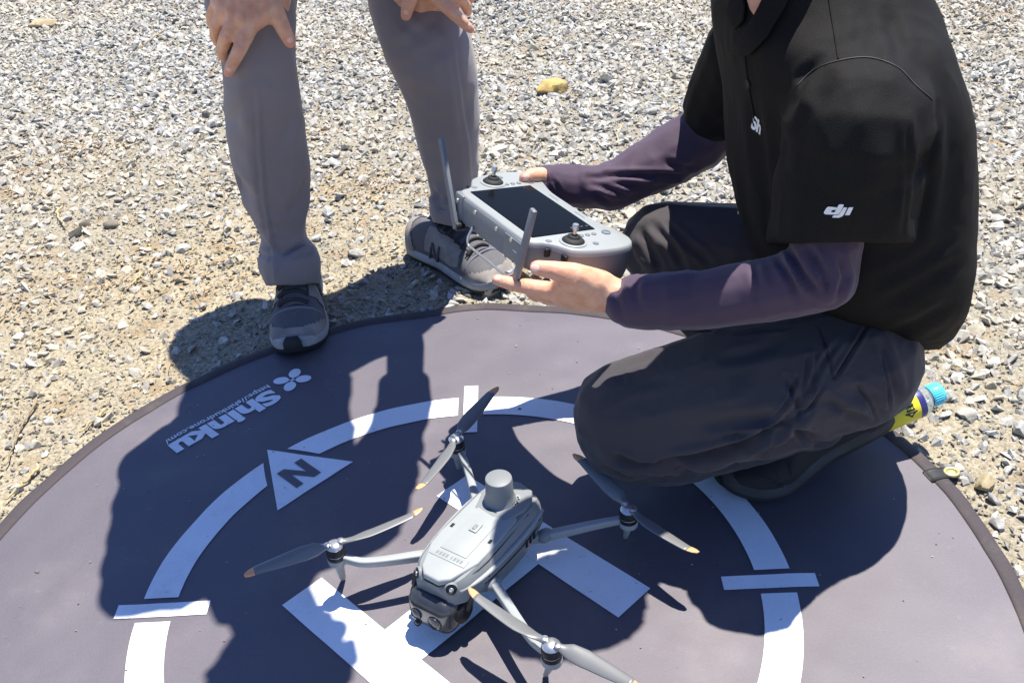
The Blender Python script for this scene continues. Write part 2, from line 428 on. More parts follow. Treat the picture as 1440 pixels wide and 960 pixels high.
def ground_material():
    m = bpy.data.materials.new('sandy_ground'); m.use_nodes = True; nt = m.node_tree; N = nt.nodes; L = nt.links
    b = N['Principled BSDF']; b.inputs['Roughness'].default_value = .95; b.inputs['Specular IOR Level'].default_value = .15
    tc = N.new('ShaderNodeTexCoord')
    def noise(s, d=6):
        t = N.new('ShaderNodeTexNoise'); t.inputs['Scale'].default_value = s; t.inputs['Detail'].default_value = d
        L.new(tc.outputs['Object'], t.inputs['Vector']); return t.outputs[0]
    def rng(x, a, bb, lo=0, hi=1):
        r = N.new('ShaderNodeMapRange'); r.inputs[1].default_value = a; r.inputs[2].default_value = bb
        r.inputs[3].default_value = lo; r.inputs[4].default_value = hi; L.new(x, r.inputs[0]); return r.outputs[0]
    def mix(f, a, c):
        x = N.new('ShaderNodeMix'); x.data_type = 'RGBA'; L.new(f, x.inputs[0])
        for k, v in ((6, a), (7, c)):
            if isinstance(v, tuple): x.inputs[k].default_value = (*v, 1)
            else: L.new(v, x.inputs[k])
        return x.outputs[2]
    at = N.new('ShaderNodeAttribute'); at.attribute_name = 'sandy'
    c = mix(at.outputs['Fac'], (.30, .285, .245), (.44, .37, .245))
    c = mix(rng(noise(3), .45, .7), c, (.30, .28, .23))
    c = mix(rng(noise(9), .55, .68), c, (.32, .22, .12))
    c = mix(rng(noise(160, 3), .35, .68), c, (.19, .16, .11))
    c = mix(rng(noise(420, 2), .55, .7), c, (.42, .38, .28))
    L.new(c, b.inputs['Base Color'])
    last = None
    for s, st, d in ((60, .7, .006), (260, .8, .003), (900, .6, .001)):
        bp = N.new('ShaderNodeBump'); bp.inputs['Strength'].default_value = st; bp.inputs['Distance'].default_value = d
        L.new(noise(s, 4), bp.inputs['Height'])
        if last: L.new(last, bp.inputs['Normal'])
        last = bp.outputs[0]
    L.new(last, b.inputs['Normal']); return m
M['ground'] = ground_material()

# ------------------------------------------------------------------ ground
MC = np.array([-0.0808, 0.9014]); MYAW = -0.02282; MR = 0.69
FEET = [(-.39, 1.66), (-.11, 1.76)]
def gh(x, y):
    h = .010*n2(x, y, 1.3, 3) + .006*n2(x, y, 4.2, 4) + .004*n2(x, y, 11, 5) - .010
    r = np.hypot(x - MC[0], y - MC[1])
    k = np.clip((r - .70)/.25, 0, 1)
    h = h*k + (1-k)*(-.011)
    for fx, fy in FEET:
        d = np.hypot(x - fx, y - fy); q = np.exp(-(d/.16)**2); h = h*(1-q) + q*(-.010)
    return h
def sandy(x, y):
    """how far the ground is bare sand rather than gravel"""
    a = np.clip((2.55 - y)/.75, 0, 1) * np.clip((.15 - x)/.4, 0, 1)
    b = .7*np.clip((1.75 - y)/.5, 0, 1) * np.clip((x - .3)/.3, 0, 1)
    n = n2(x, y, 2.1, 9)*.5 + n2(x, y, 6, 10)*.35
    return np.clip(np.maximum(a, b)*.95 + n*.55 - .05, 0, 1)
gx = np.concatenate([-np.geomspace(80, 2.9, 14), np.arange(-2.8, 2.81, .04), np.geomspace(2.9, 80, 14)])
gy = np.concatenate([-np.geomspace(80, .7, 14), np.arange(-.6, 4.6, .04), np.geomspace(4.7, 90, 14)])
GX, GY = np.meshgrid(gx, gy); nx, ny = len(gx), len(gy)
gz = gh(GX.ravel(), GY.ravel())
F = [(j*nx+i, j*nx+i+1, (j+1)*nx+i+1, (j+1)*nx+i) for j in range(ny-1) for i in range(nx-1)]
g = MB().add(np.stack([GX.ravel(), GY.ravel(), gz], 1), F).build('ground', M['ground']); tag(g, kind='structure')
at = g.data.attributes.new('sandy', 'FLOAT', 'POINT'); at.data.foreach_set('value', sandy(GX.ravel(), GY.ravel()).astype(np.float32))

# loose stones lying on the ground, thousands of them
def proto(n, flat):
    d = RNG.normal(size=(n, 3)); d /= np.linalg.norm(d, axis=1)[:, None]
    d *= RNG.uniform(.75, 1.1, (n, 1)); d[:, 2] *= flat; d[:, 1] *= RNG.uniform(.65, 1)
    bm = bmesh.new()
    for p in d: bm.verts.new(p)
    r = bmesh.ops.convex_hull(bm, input=bm.verts[:])
    bmesh.ops.delete(bm, geom=[v for v in bm.verts if not v.link_faces], context='VERTS')
    bmesh.ops.triangulate(bm, faces=bm.faces[:]); return bm_vf(bm)
def in_view(x, y, pad=.55):
    return (np.abs(x - .0) < .30 + .56*np.maximum(y, 0) + pad)
def scatter(name, mat, count, smin, smax, keep, nv, flat, power=2.2, sink=.3):
    x = RNG.uniform(-2.6, 2.6, count*3); y = RNG.uniform(.30, 4.35, count*3)
    r = np.hypot(x - MC[0], y - MC[1])
    s = smin + (smax - smin)*RNG.random(count*3)**power
    ok = in_view(x, y) & (r > MR + .001 + s*.55) & (RNG.random(count*3) < keep(x, y))
    for fx, fy in FEET: ok &= np.hypot((x - fx)*1.15, (y - fy)) > .05
    x, y, s = x[ok][:count], y[ok][:count], s[ok][:count]; n = len(x)
    protos = [proto(nv, flat) for _ in range(14)]
    pick = RNG.integers(0, len(protos), n); th = RNG.uniform(0, 2*math.pi, n)
    tx, ty = RNG.normal(0, .35, n), RNG.normal(0, .35, n)
    z = gh(x, y) + s*flat*(1 - sink*2)*.75
    Vs = []; Fs = []; off = 0
    for k, (pv, pf) in enumerate(protos):
        q = np.where(pick == k)[0]
        if not len(q): continue
        pf = np.array(pf)
        ct, st = np.cos(th[q]), np.sin(th[q]); X = pv[None]*s[q][:, None, None]*np.stack([RNG.uniform(.8, 1.25, len(q)), RNG.uniform(.75, 1.1, len(q)), RNG.uniform(.75, 1.2, len(q))], 1)[:, None, :]
        zx = X[:, :, 2] + X[:, :, 0]*tx[q][:, None] + X[:, :, 1]*ty[q][:, None]
        W = np.stack([X[:, :, 0]*ct[:, None] - X[:, :, 1]*st[:, None] + x[q][:, None],
                      X[:, :, 0]*st[:, None] + X[:, :, 1]*ct[:, None] + y[q][:, None], zx + z[q][:, None]], 2)
        Vs.append(W.reshape(-1, 3))
        Fs.append((pf[None] + (off + np.arange(len(q))*len(pv))[:, None, None]).reshape(-1, 3)); off += len(q)*len(pv)
    V = np.concatenate(Vs).astype(np.float32); Fa = np.concatenate(Fs).astype(np.int32)
    me = bpy.data.meshes.new(name); me.vertices.add(len(V)); me.vertices.foreach_set('co', V.ravel())
    me.loops.add(Fa.size); me.loops.foreach_set('vertex_index', Fa.ravel())
    me.polygons.add(len(Fa)); me.polygons.foreach_set('loop_start', np.arange(0, Fa.size, 3, dtype=np.int32))
    me.update(); me.shade_flat()
    o = finish(name, me, mat, smooth=False); return o
o = scatter('gravel', M['stone'], 86000, .0044, .0148, lambda x, y: 1 - .87*sandy(x, y), 13, .68, 1.9)
tag(o, 'pale grey crushed gravel covering the ground behind both people', 'gravel', kind='stuff')
o = scatter('coarse_gravel', M['stone'], 1100, .0125, .024, lambda x, y: 1 - .6*sandy(x, y), 18, .62, 2.4)
tag(o, 'larger angular grey stones lying among the finer gravel', 'gravel', kind='stuff')
o = scatter('grit', M['grit'], 84000, .0018, .0062, lambda x, y: .45 + .55*sandy(x, y), 8, .65, 1.5, .15)
tag(o, 'fine sandy grit and small chips between the gravel stones', 'grit', kind='stuff')

# dry stalks and chips of straw lying about
def stalk_vf(a, b, r, bend, n=7):
    a = np.array(a, float); b = np.array(b, float); d = b - a; s = np.array([-d[1], d[0], 0])
    t = np.linspace(0, 1, n)[:, None]
    p = a + d*t + s*bend*np.sin(t*math.pi) + np.array([0, 0, 1])*.003*np.sin(t*9)
    return tube_vf(p, [r*(1 - .6*abs(q-.45)) for q in t[:, 0]], 5)
mb = MB(); cnt = 0
while cnt < 800:
    x = RNG.uniform(-1.9, 1.6); y = RNG.uniform(.5, 3.6)
    if np.hypot(x-MC[0], y-MC[1]) < MR+.05: continue
    if RNG.random() > sandy(np.array([x]), np.array([y]))[0]*.95 + .05: continue
    l = RNG.uniform(.012, .05); a = RNG.uniform(0, 6.28); z = gh(np.array([x]), np.array([y]))[0] + .005
    mb.add(*stalk_vf((x, y, z), (x+l*math.cos(a), y+l*math.sin(a), z+RNG.uniform(-.002, .006)), RNG.uniform(.0005, .0012), RNG.uniform(-.2, .2), 5)); cnt += 1
o = mb.build('straw_litter', M['straw']); tag(o, 'short bits of dry straw strewn over the sandy ground', 'straw litter', kind='stuff')
mb = MB()
for cx_, cy_, rad, num in ((30, 225, .16, 240), (130, 205, .12, 130), (270, 375, .14, 160), (150, 395, .12, 120), (520, 262, .10, 150), (1400, 14, .16, 160), (1225, 8, .14, 90), (20, 420, .14, 120), (330, 250, .10, 70), (985, 40, .06, 30)):
    c_ = G(cx_, cy_)
    for _ in range(num):
        x, y = c_[0] + RNG.normal(0, rad*.55), c_[1] + RNG.normal(0, rad*.55)
        if np.hypot(x-MC[0], y-MC[1]) < MR+.03: continue
        z = gh(np.array([x]), np.array([y]))[0] + RNG.uniform(.004, .009); s = RNG.uniform(.003, .009); a = RNG.uniform(0, 6.28); w = s*RNG.uniform(.25, .6)
        ca, sa = math.cos(a), math.sin(a); q = np.array([[-s, 0, 0], [0, -w, RNG.uniform(0, .002)], [s, 0, RNG.uniform(-.001, .003)], [0, w, RNG.uniform(0, .002)]])
        q = np.stack([q[:, 0]*ca - q[:, 1]*sa + x, q[:, 0]*sa + q[:, 1]*ca + y, q[:, 2] + z], 1)
        mb.add(np.concatenate([q, q - [0, 0, .0007]]), [(0, 1, 2), (0, 2, 3), (4, 6, 5), (4, 7, 6), (0, 4, 5, 1), (1, 5, 6, 2), (2, 6, 7, 3), (3, 7, 4, 0)])
o = mb.build('dry_chips', M['chips'], smooth=False); tag(o, 'rusty brown dry chips and leaf scraps gathered in patches on the ground', 'leaf litter', kind='stuff')
def stalk(name, pts, r, mat, label):
    w = [G(*p, z=0) for p in pts]
    w = [np.array([q[0], q[1], gh(q[:1], q[1:2])[0] + .009]) for q in w]
    q = smooth_path(w, 16); nq = RNG.normal(0, .0012, q.shape); q = q + nq
    o = MB().add(*tube_vf(q, [r*(1-.5*t) for t in np.linspace(0, 1, 16)], 6)).build(name, mat)
    tag(o, label, 'stalk')
stalk('dry_stalk', [(52, 562), (28, 600), (12, 640), (7, 652)], .0022, M['twig'], 'long thin brown stalk lying on sand at left edge of the photo')
stalk('dry_stalk', [(145, 575), (128, 592), (112, 606)], .0028, M['straw'], 'short pale straw beside the black hem of the landing mat')
stalk('dry_stalk', [(52, 655), (30, 678), (6, 702)], .003, M['straw'], 'thick pale straw lying nearest the left edge of the mat')
stalk('dry_stalk', [(228, 44), (212, 56), (192, 70), (184, 78)], .0026, M['twig'], 'brown twig on the grey gravel in the upper left')
stalk('dry_stalk', [(86, 290), (80, 300), (92, 318)], .0036, M['straw'], 'bent pale stick beside the small hollow in the sand')
stalk('dry_stalk', [(874, 178), (869, 190), (868, 205)], .003, M['straw'], 'thin pale stick on gravel between the standing legs and the far arm')
stalk('dry_stalk', [(198, 380), (184, 396), (174, 405)], .0026, M['straw'], 'short straw on sand left of the standing person')

def rock(name, px, py, size, mat, label, seed, rot=0, flat=.6):
    rg = np.random.default_rng(seed); V = SPH3.copy(); Fc = SPHF3
    V = V * (1 + .22*vnoise(V*1.7 + seed, seed)[:, None] + .09*vnoise(V*4 + seed, seed+1)[:, None])
    for _ in range(9):
        n = rg.normal(size=3); n /= np.linalg.norm(n); d = rg.uniform(.62, .85)
        ex = np.maximum(V @ n - d, 0); V = V - ex[:, None]*n*.9
    V = V * np.array([size, size*.72, size*flat]); c, s = math.cos(rot), math.sin(rot)
    V = V @ np.array([[c, s, 0], [-s, c, 0], [0, 0, 1]])
    g = G(px, py, .01); base = np.array([g[0], g[1], gh(g[:1], g[1:2])[0] + size*flat*.55])
    o = MB().add(V, Fc).build(name, mat, smooth=True, angle=28); o.location = base; tag(o, label, 'stone')
M['ystone'] = mk('yellow_stone', (.56, .40, .13), .9, var=.4, var_scale=40, col2=(.34, .24, .10), bump2=.6, bump2_scale=90)
M['pstone'] = mk('pale_stone', (.42, .40, .34), .9, var=.35, var_scale=40, bump2=.6, bump2_scale=90)
M['tstone'] = mk('tan_stone', (.42, .34, .20), .9, var=.35, var_scale=40, bump2=.6, bump2_scale=90)
M['kstone'] = mk('dark_stone', (.21, .18, .14), .9, var=.35, var_scale=40, bump2=.6, bump2_scale=90)
rock('stone', 778, 121, .043, M['ystone'], 'single yellow ochre stone on the grey gravel right of the standing legs', 3, .3, .62)
rock('stone', 60, 29, .055, M['tstone'], 'flat tan slab of stone near the top left corner', 5, .1, .28)
rock('stone', 1362, 572, .017, M['pstone'], 'flat pale stone just right of the cyan bottle cap', 9, -.3, .45)
rock('stone', 1388, 668, .020, M['tstone'], 'tan stone on the sand right of the brass eyelet of the mat', 12, .9, .6)
rock('stone', 155, 307, .018, M['kstone'], 'brown stone right of its twin on the sand left of the legs', 14, .2, .6)
rock('stone', 117, 305, .017, M['kstone'], 'brown stone left of its twin on the sand, beside the bent pale stick', 15, 1.2, .5)
rock('stone', 690, 398, .03, M['pstone'], 'round grey stone in the shade in front of the right shoe', 17, 1.2, .7)

# ------------------------------------------------------------------ landing mat
mat_root = empty('landing_mat', M=Matrix.Translation((MC[0], MC[1], 0)) @ Matrix.Rotation(MYAW, 4, 'Z'))
tag(mat_root, 'round dark landing mat with white ring and letter H lying on the gravel', 'landing mat')
def mw(V2):
    x, y = V2[:, 0], V2[:, 1]
    return .0024*n2(x, y, 5, 31) + .0016*n2(x, y, 13, 32) + .0007*n2(x, y, 31, 36) - .001
def hem_r(th):
    d = np.angle(np.exp(1j*(th - math.radians(89))))
    d2 = np.angle(np.exp(1j*(th - math.radians(107))))
    return .0125*np.exp(-(d/.10)**2) + .006*np.exp(-(d2/.10)**2) + .0022*n2(np.cos(th), np.sin(th), 4, 33) + .0012*n2(np.cos(th), np.sin(th), 13, 34)
NT = 240; th = np.linspace(0, 2*math.pi, NT, endpoint=False); hr = hem_r(th)
rings = []
for r in np.linspace(.004, .669, 70):
    q = np.stack([np.cos(th)*(r + hr*(r/.669)**8), np.sin(th)*(r + hr*(r/.669)**8)], 1)
    rings.append(np.concatenate([q, mw(q)[:, None]], 1))
V, F = loft_vf(rings, True, False)
MB().add(V, [f if len(f) == 4 else f for f in F]).build('fabric_disc', M['mat'], mat_root)
prof = [(.6675, -.002), (.6678, .0006), (.670, .0022), (.676, .0030), (.684, .0028), (.689, .0016), (.691, -.002), (.691, -.010), (.668, -.010)]
rings = []
for r, z in prof:
    rr = r + hr + (.0012*n2(np.cos(th), np.sin(th), 21, 35) if r > .68 else 0)
    q = np.stack([np.cos(th)*rr, np.sin(th)*rr], 1)
    rings.append(np.concatenate([q, (mw(q) + z)[:, None]], 1))
V, F = loft_vf(rings + [rings[0]], False, False)
MB().add(V, F).build('hem', M['hem'], mat_root)

LIFT = .0011
def lay(V2, F, name, mat=None, lift=LIFT):
    V2 = np.asarray(V2, float)
    V = np.concatenate([V2, (mw(V2) + lift)[:, None]], 1)
    # thin printed film with an edge of its own
    return MB().add(V, F).build(name, mat or M['print'], mat_root)
def grid(nu, nv): return [(j*nu+i, j*nu+i+1, (j+1)*nu+i+1, (j+1)*nu+i) for j in range(nv-1) for i in range(nu-1)]
def quad(c, name, nu=14, nv=6):
    c = np.array(c, float); u = np.linspace(0, 1, nu); v = np.linspace(0, 1, nv); U, W = np.meshgrid(u, v); U = U.ravel()[:, None]; W = W.ravel()[:, None]
    return lay((c[0]*(1-U) + c[1]*U)*(1-W) + (c[3]*(1-U) + c[2]*U)*W, grid(nu, nv), name)
K2 = math.sqrt(.5)
def nf(p): p = np.asarray(p, float); return np.stack([p[..., 0]*K2 - p[..., 1]*K2, p[..., 0]*K2 + p[..., 1]*K2], -1)
R0, R1 = .3703, .4152
def seg(fa, fb, n=40):
    """fa, fb: functions r -> end angle"""
    rr = np.linspace(R0, R1, 4); V = []
    for r in rr:
        a = np.linspace(fa(r), fb(r), n); V.append(np.stack([np.cos(a)*r, np.sin(a)*r], 1))
    lay(np.concatenate(V), grid(n, 4), 'ring_segment')
gap = lambda r: math.asin(.0198/r)
d = math.radians
seg(lambda r: -d(90)+gap(r), lambda r: -gap(r)); seg(gap_ := (lambda r: gap(r)), lambda r: d(90)-gap(r))
side = lambda s: (lambda r: d(135) + s*math.radians(np.interp(r, [.3703, .4152], [7.3, 3.0])))
seg(lambda r: d(90)+gap(r), side(-1), 24); seg(side(1), lambda r: d(180)-gap(r), 24)
seg(lambda r: d(180)+gap(r), lambda r: d(270)-gap(r))
for a in (0, 90, 180, 270):
    c, s = math.cos(d(a)), math.sin(d(a)); q = np.array([(.326, -.0112), (.4448, -.0112), (.4448, .0112), (.326, .0112)])
    quad(np.stack([q[:, 0]*c - q[:, 1]*s, q[:, 0]*s + q[:, 1]*c], 1), 'ring_tick')
# north triangle with the N cut out of it as a dark print
def tri_grid(a, b, c, n=14):
    V = []; idx = {}
    for i in range(n+1):
        for j in range(n+1-i):
            idx[i, j] = len(V); V.append(np.array(a)*(1-i/n-j/n) + np.array(b)*(i/n) + np.array(c)*(j/n))
    F = []
    for i in range(n):
        for j in range(n-i):
            F.append((idx[i, j], idx[i+1, j], idx[i, j+1]))
            if i+j < n-1: F.append((idx[i+1, j], idx[i+1, j+1], idx[i, j+1]))
    return np.array(V), F
V, F = tri_grid((0, .4365), (-.0672, .3130), (.0690, .3130)); lay(nf(V), F, 'north_arrow')
mbn = []; 
npoly = [(-.0218, .3292), (-.0218, .3790), (-.0088, .3790), (.0098, .3482), (.0098, .3790), (.0224, .3790), (.0224, .3292), (.0096, .3292), (-.0092, .3600), (-.0092, .3292)]
V, F = prism_vf([(-x, .7082 - y) for x, y in npoly], 0, .0001); V2 = nf(V[:, :2])
MB().add(np.concatenate([V2, (mw(V2) + .0019)[:, None] + V[:, 2:]], 1), F).build('letter_n', M['mat'], mat_root, smooth=False)
# letter H, one print: two bars and the crossbar
HB = [[(-.1655, -.166), (-.1030, -.166), (-.1030, .162), (-.1655, .162)], [(.1010, -.168), (.1640, -.168), (.1600, .163), (.1010, .163)], [(-.1028, -.034), (.1008, -.034), (.1008, .034), (-.1028, .034)]]
allV = []; allF = []; off = 0
for c in HB:
    c = np.array(c); nu, nv = 16, 16; U, W = np.meshgrid(np.linspace(0, 1, nu), np.linspace(0, 1, nv)); U = U.ravel()[:, None]; W = W.ravel()[:, None]
    allV.append((c[0]*(1-U) + c[1]*U)*(1-W) + (c[3]*(1-U) + c[2]*U)*W); allF += [tuple(i+off for i in f) for f in grid(nu, nv)]; off += nu*nv
lay(nf(np.concatenate(allV)), allF, 'letter_h')
# printed lettering: reads from the far side of the mat
def mat_text(s, x0, ybase, width, height, name, offset, **kw):
    V, F = text_vf(s, .05, offset=offset, extrude=.0001, width=width, height=height, **kw)
    V2 = nf(np.stack([x0 - V[:, 0], ybase - V[:, 1]], 1))
    MB().add(np.concatenate([V2, (mw(V2) + LIFT)[:, None] + V[:, 2:]], 1), F).build(name, M['print'], mat_root, smooth=False)
mat_text('Shinku', .0945, .5672, .1900, .0405, 'printed_name', .0023)
mat_text('https://shinkudrone.com/', .0980, .5835, .1925, .0142, 'printed_address', .0008)
# four lobed propeller mark beside the name
mk_ = MB()
for sx in (-1, 1):
    for sy in (-1, 1):
        t = np.linspace(0, 2*math.pi, 36, endpoint=False)
        x = .0130*np.cos(t); y = .0098*np.sin(t)*(1 + .0*np.cos(t))
        ang = math.atan2(sy*.8, sx); lx = .1342 + sx*.0138 + x*math.cos(ang) - y*math.sin(ang); ly = .5590 + sy*.0125 + x*math.sin(ang) + y*math.cos(ang)
        V, F = prism_vf(list(zip(lx, ly)), 0, .0001); V2 = nf(V[:, :2]); mk_.add(np.concatenate([V2, (mw(V2) + LIFT)[:, None] + V[:, 2:]], 1), F)
    # thin spokes to the centre
for a in (40, 140, 220, 320):
    c, s = math.cos(d(a)), math.sin(d(a)); q = np.array([(0, -.0011), (.012, -.0011), (.012, .0011), (0, .0011)])
    V, F = prism_vf([(.1342 + x*c - y*s, .5590 + x*s + y*c) for x, y in q], 0, .00008); V2 = nf(V[:, :2])
    mk_.add(np.concatenate([V2, (mw(V2) + LIFT - .0003)[:, None] + V[:, 2:]], 1), F)
mk_.build('printed_mark', M['print'], mat_root, smooth=False)
# black tab sewn over the hem, with a brass eyelet
a0, a1 = d(14.2 - 0), d(16.1); mbt = MB()
pr = [(.6655, .0012), (.667, .0032), (.676, .0046), (.688, .0044), (.6945, .0020), (.7100, .0012)]
Vt = []
for r, z in pr:
    for a in np.linspace(a0, a1, 5):
        rr = r + np.interp(a, [0, 6.3], [0, 0]); q = np.array([[math.cos(a)*rr, math.sin(a)*rr]]); Vt.append([q[0, 0], q[0, 1], mw(q)[0] + z])
Vt = np.array(Vt); Ft = grid(5, len(pr)); n0 = len(Vt)
Vb = Vt - np.array([0, 0, .0014]); 
edge = [0, 1, 2, 3, 4] + [9, 14, 19, 24, 29] + [28, 27, 26, 25] + [20, 15, 10, 5]
mbt.add(np.concatenate([Vt, Vb]), Ft + [tuple(n0 + i for i in f[::-1]) for f in Ft] + [(edge[i], edge[(i+1) % len(edge)], n0+edge[(i+1) % len(edge)], n0+edge[i]) for i in range(len(edge))])
tab = mbt.build('hem_tab', M['trim'], mat_root)
c = np.array([math.cos(d(14.9))*.7015, math.sin(d(14.9))*.7015, .0024])
tt = np.linspace(0, 2*math.pi, 33)[:-1]; ringp = []
for k in range(33): 
    a = 2*math.pi*k/32; ringp.append(c + np.array([.0092*math.cos(a), .0078*math.sin(a), .0012]))
MB().add(*tube_vf(np.array(ringp), .0026, 8)).add(*lathe_vf([(.0035, .0014), (.0075, .0010), (.0075, -.0006)], 20, c)).build('eyelet', M['brass'], mat_root)

# grit carried onto the mat by boots
mb = MB()
for _ in range(330):
    a = RNG.uniform(0, 2*math.pi); r = .66*math.sqrt(RNG.uniform(0, 1))**.8; s = RNG.uniform(.0006, .0022)*(1 if RNG.random() < .93 else 2)
    p = np.array([[math.cos(a)*r, math.sin(a)*r]]); v = RNG.normal(size=(6, 3)); v /= np.linalg.norm(v, axis=1)[:, None]
    z = mw(p)[0] + .0014
    bmv = np.array([[1, 0, 0], [-1, 0, 0], [0, .8, 0], [0, -.8, 0], [0, 0, .6], [0, 0, -.6]])*s*RNG.uniform(.6, 1.2, (6, 1)) + [p[0, 0], p[0, 1], z]
    mb.add(bmv, [(0, 2, 4), (2, 1, 4), (1, 3, 4), (3, 0, 4), (2, 0, 5), (1, 2, 5), (3, 1, 5), (0, 3, 5)])
mb.xf(mat_root.matrix_world); o = mb.build('mat_grit', M['grit'], smooth=False); tag(o, 'specks of sand and tiny chips strewn over the landing mat', 'grit', kind='stuff')

# ------------------------------------------------------------------ drone
DROT = d(-121.339516 - 4.0)
drone = empty('camera_drone', M=Matrix.Translation((-.0415, .9395, 0)) @ Matrix.Rotation(DROT, 4, 'Z'))
tag(drone, 'grey four-rotor camera drone with orange propeller tips standing on the landing mat', 'drone')
def dl(px, py, z):
    w = G(px, py, z) - np.array([-.0415, .9395, 0]); c, s = math.cos(-DROT), math.sin(-DROT)
    return np.array([w[0]*c - w[1]*s, w[0]*s + w[1]*c, z])
def sect(u, top, mid, bot, zt, zm, zb, vc=-.003, n=9):
    """body cross-section: flat deck, bevelled shoulder, tapering belly"""
    pts = [(-top, zt), (-top*.5, zt+.0012), (0, zt+.0016), (top*.5, zt+.0012), (top, zt), (top+(mid-top)*.55, zt-(zt-zm)*.30), (mid, zm), (mid, zm-.012), (bot, zb), (0, zb-.001), (-bot, zb), (-mid, zm-.012), (-mid, zm), (-top-(mid-top)*.55, zt-(zt-zm)*.30)]
    return np.array([(u, v+vc, z) for v, z in pts])
S = [(-.078, .014, .018, .012, .073, .062, .045), (-.074, .024, .029, .018, .081, .064, .036), (-.064, .031, .039, .026, .087, .067, .030), (-.048, .035, .045, .034, .090, .070, .027),
     (-.02, .036, .047, .036, .0925, .071, .025), (.03, .036, .047, .035, .0935, .071, .026), (.055, .036, .046, .032, .0935, .071, .030), (.078, .034, .043, .026, .0930, .071, .046), (.100, .030, .038, .020, .091, .072, .056), (.112, .022, .030, .016, .087, .072, .060), (.118, .016, .022, .012, .082, .072, .064)]
us = np.array([s[0] for s in S]); uu = np.linspace(us[0], us[-1], 44); vals = catmull(us, np.array([s[1:] for s in S]), uu)
MB().add(*loft_vf([sect(u, *v) for u, v in zip(uu, vals)])).build('body', M['dgrey2'], drone, angle=38)
# battery shell: paler upper deck with a stepped centre panel
deck = [(-.030, -.0365), (.050, -.0395), (.072, -.0380), (.108, -.0245), (.118, -.0140), (.119, .0080), (.109, .0195), (.072, .0325), (.048, .0335), (-.012, .0320), (-.030, .0170)]
V, F = prism_vf(deck, .0885, .0962, .0028, 3); MB().add(V, F).build('battery_shell', M['dgrey'], drone, angle=40)
panel = [(-.022, -.0220), (.074, -.0220), (.074, .0160), (-.022, .0160)]
bsh = drone.children[-1]
V, F = prism_vf(panel, .0960, .0973, .0010); MB().add(V, F).build('battery_panel', M['dgrey'], bsh, angle=40)
V, F = prism_vf([(.076, -.029), (.088, -.029), (.088, .023), (.076, .023)], .0960, .0972, .0008); MB().add(V, F).build('front_strip', M['dgrey'], bsh, angle=40)
lt = MB()
for k, (w_, gap_) in enumerate(((.0030, 0), (.0026, 0), (.0030, 0), (.0014, 0), (.0028, .003), (.0030, 0), (.0026, 0), (.0028, 0))):
    lt.add(*rbox_vf((.0052, w_, .0005), .0002, 1, (.082, .0150 - k*.0047 - (.002 if k > 3 else 0), .0974)))
lt.build('raised_lettering', M['dgrey2'], bsh, smooth=False)
V, F = rbox_vf((.017, .0115, .003), .0014, 2, (.026, -.003, .0978)); MB().add(V, F).build('power_button', M['dgrey'], bsh, angle=25)
V, F = rbox_vf((.0085, .0045, .0016), .0006, 2, (.027, -.003, .0996)); MB().add(V, F).build('button_pip', M['dgrey2'], bsh, angle=25)
V, F = rbox_vf((.0015, .016, .0012), .0004, 1, (-.008, -.003, .0976)); MB().add(V, F).build('latch_slot', M['blackp'], bsh, angle=25)
for v in (-.0315, .0250):
    V, F = rbox_vf((.007, .004, .0008), .0003, 1, (.036, v, .0964)); MB().add(V, F).build('screw_recess', M['blackp'], bsh, angle=25)
# side bulge edges of the shell over the flanks
for sgn in (-1, 1):
    V, F = tube_vf(smooth_path([(-.060, -.003+sgn*.0405, .076), (-.02, -.003+sgn*.0462, .0775), (.04, -.003+sgn*.0455, .078), (.080, -.003+sgn*.0405, .078), (.106, -.003+sgn*.0310, .078)], 18), [(.0025, .004)]*18, 8)
    MB().add(V, F).build('shell_rim', M['dgrey'], drone)
    for k in range(3):
        V, F = rbox_vf((.0042, .0022, .011), .0007, 1, (-.030 + k*.0085, -.003+sgn*.0474, .060)); MB().add(V, F).build('cooling_slot', M['blackp'], drone, angle=25)
# eyes of the vision sensors at nose and tail
for (u, v, z, ax) in ((.1110, -.0275, .083, (.75, -.6, .30)), (.1115, .0205, .083, (.75, .6, .30)), (-.0715, -.024, .075, (-.8, -.5, .3)), (-.0715, .018, .075, (-.8, .5, .3))):
    e = MB().add(*lathe_vf([(.0085, -.006), (.0085, .0005), (.0072, .0025), (.0066, .0018)], 20, (u, v, z), ax)).build('sensor_bezel', M['dgrey2'], drone, angle=40)
    MB().add(*lathe_vf([(.0066, .0), (.0064, .0024), (.0040, .0034)], 20, (u, v, z), ax)).build('sensor_lens', M['glass'], e, angle=40)
    MB().add(*lathe_vf([(.0030, .0030), (.0028, .0040)], 12, (u, v, z), ax)).build('sensor_pupil', M['silver'], e)
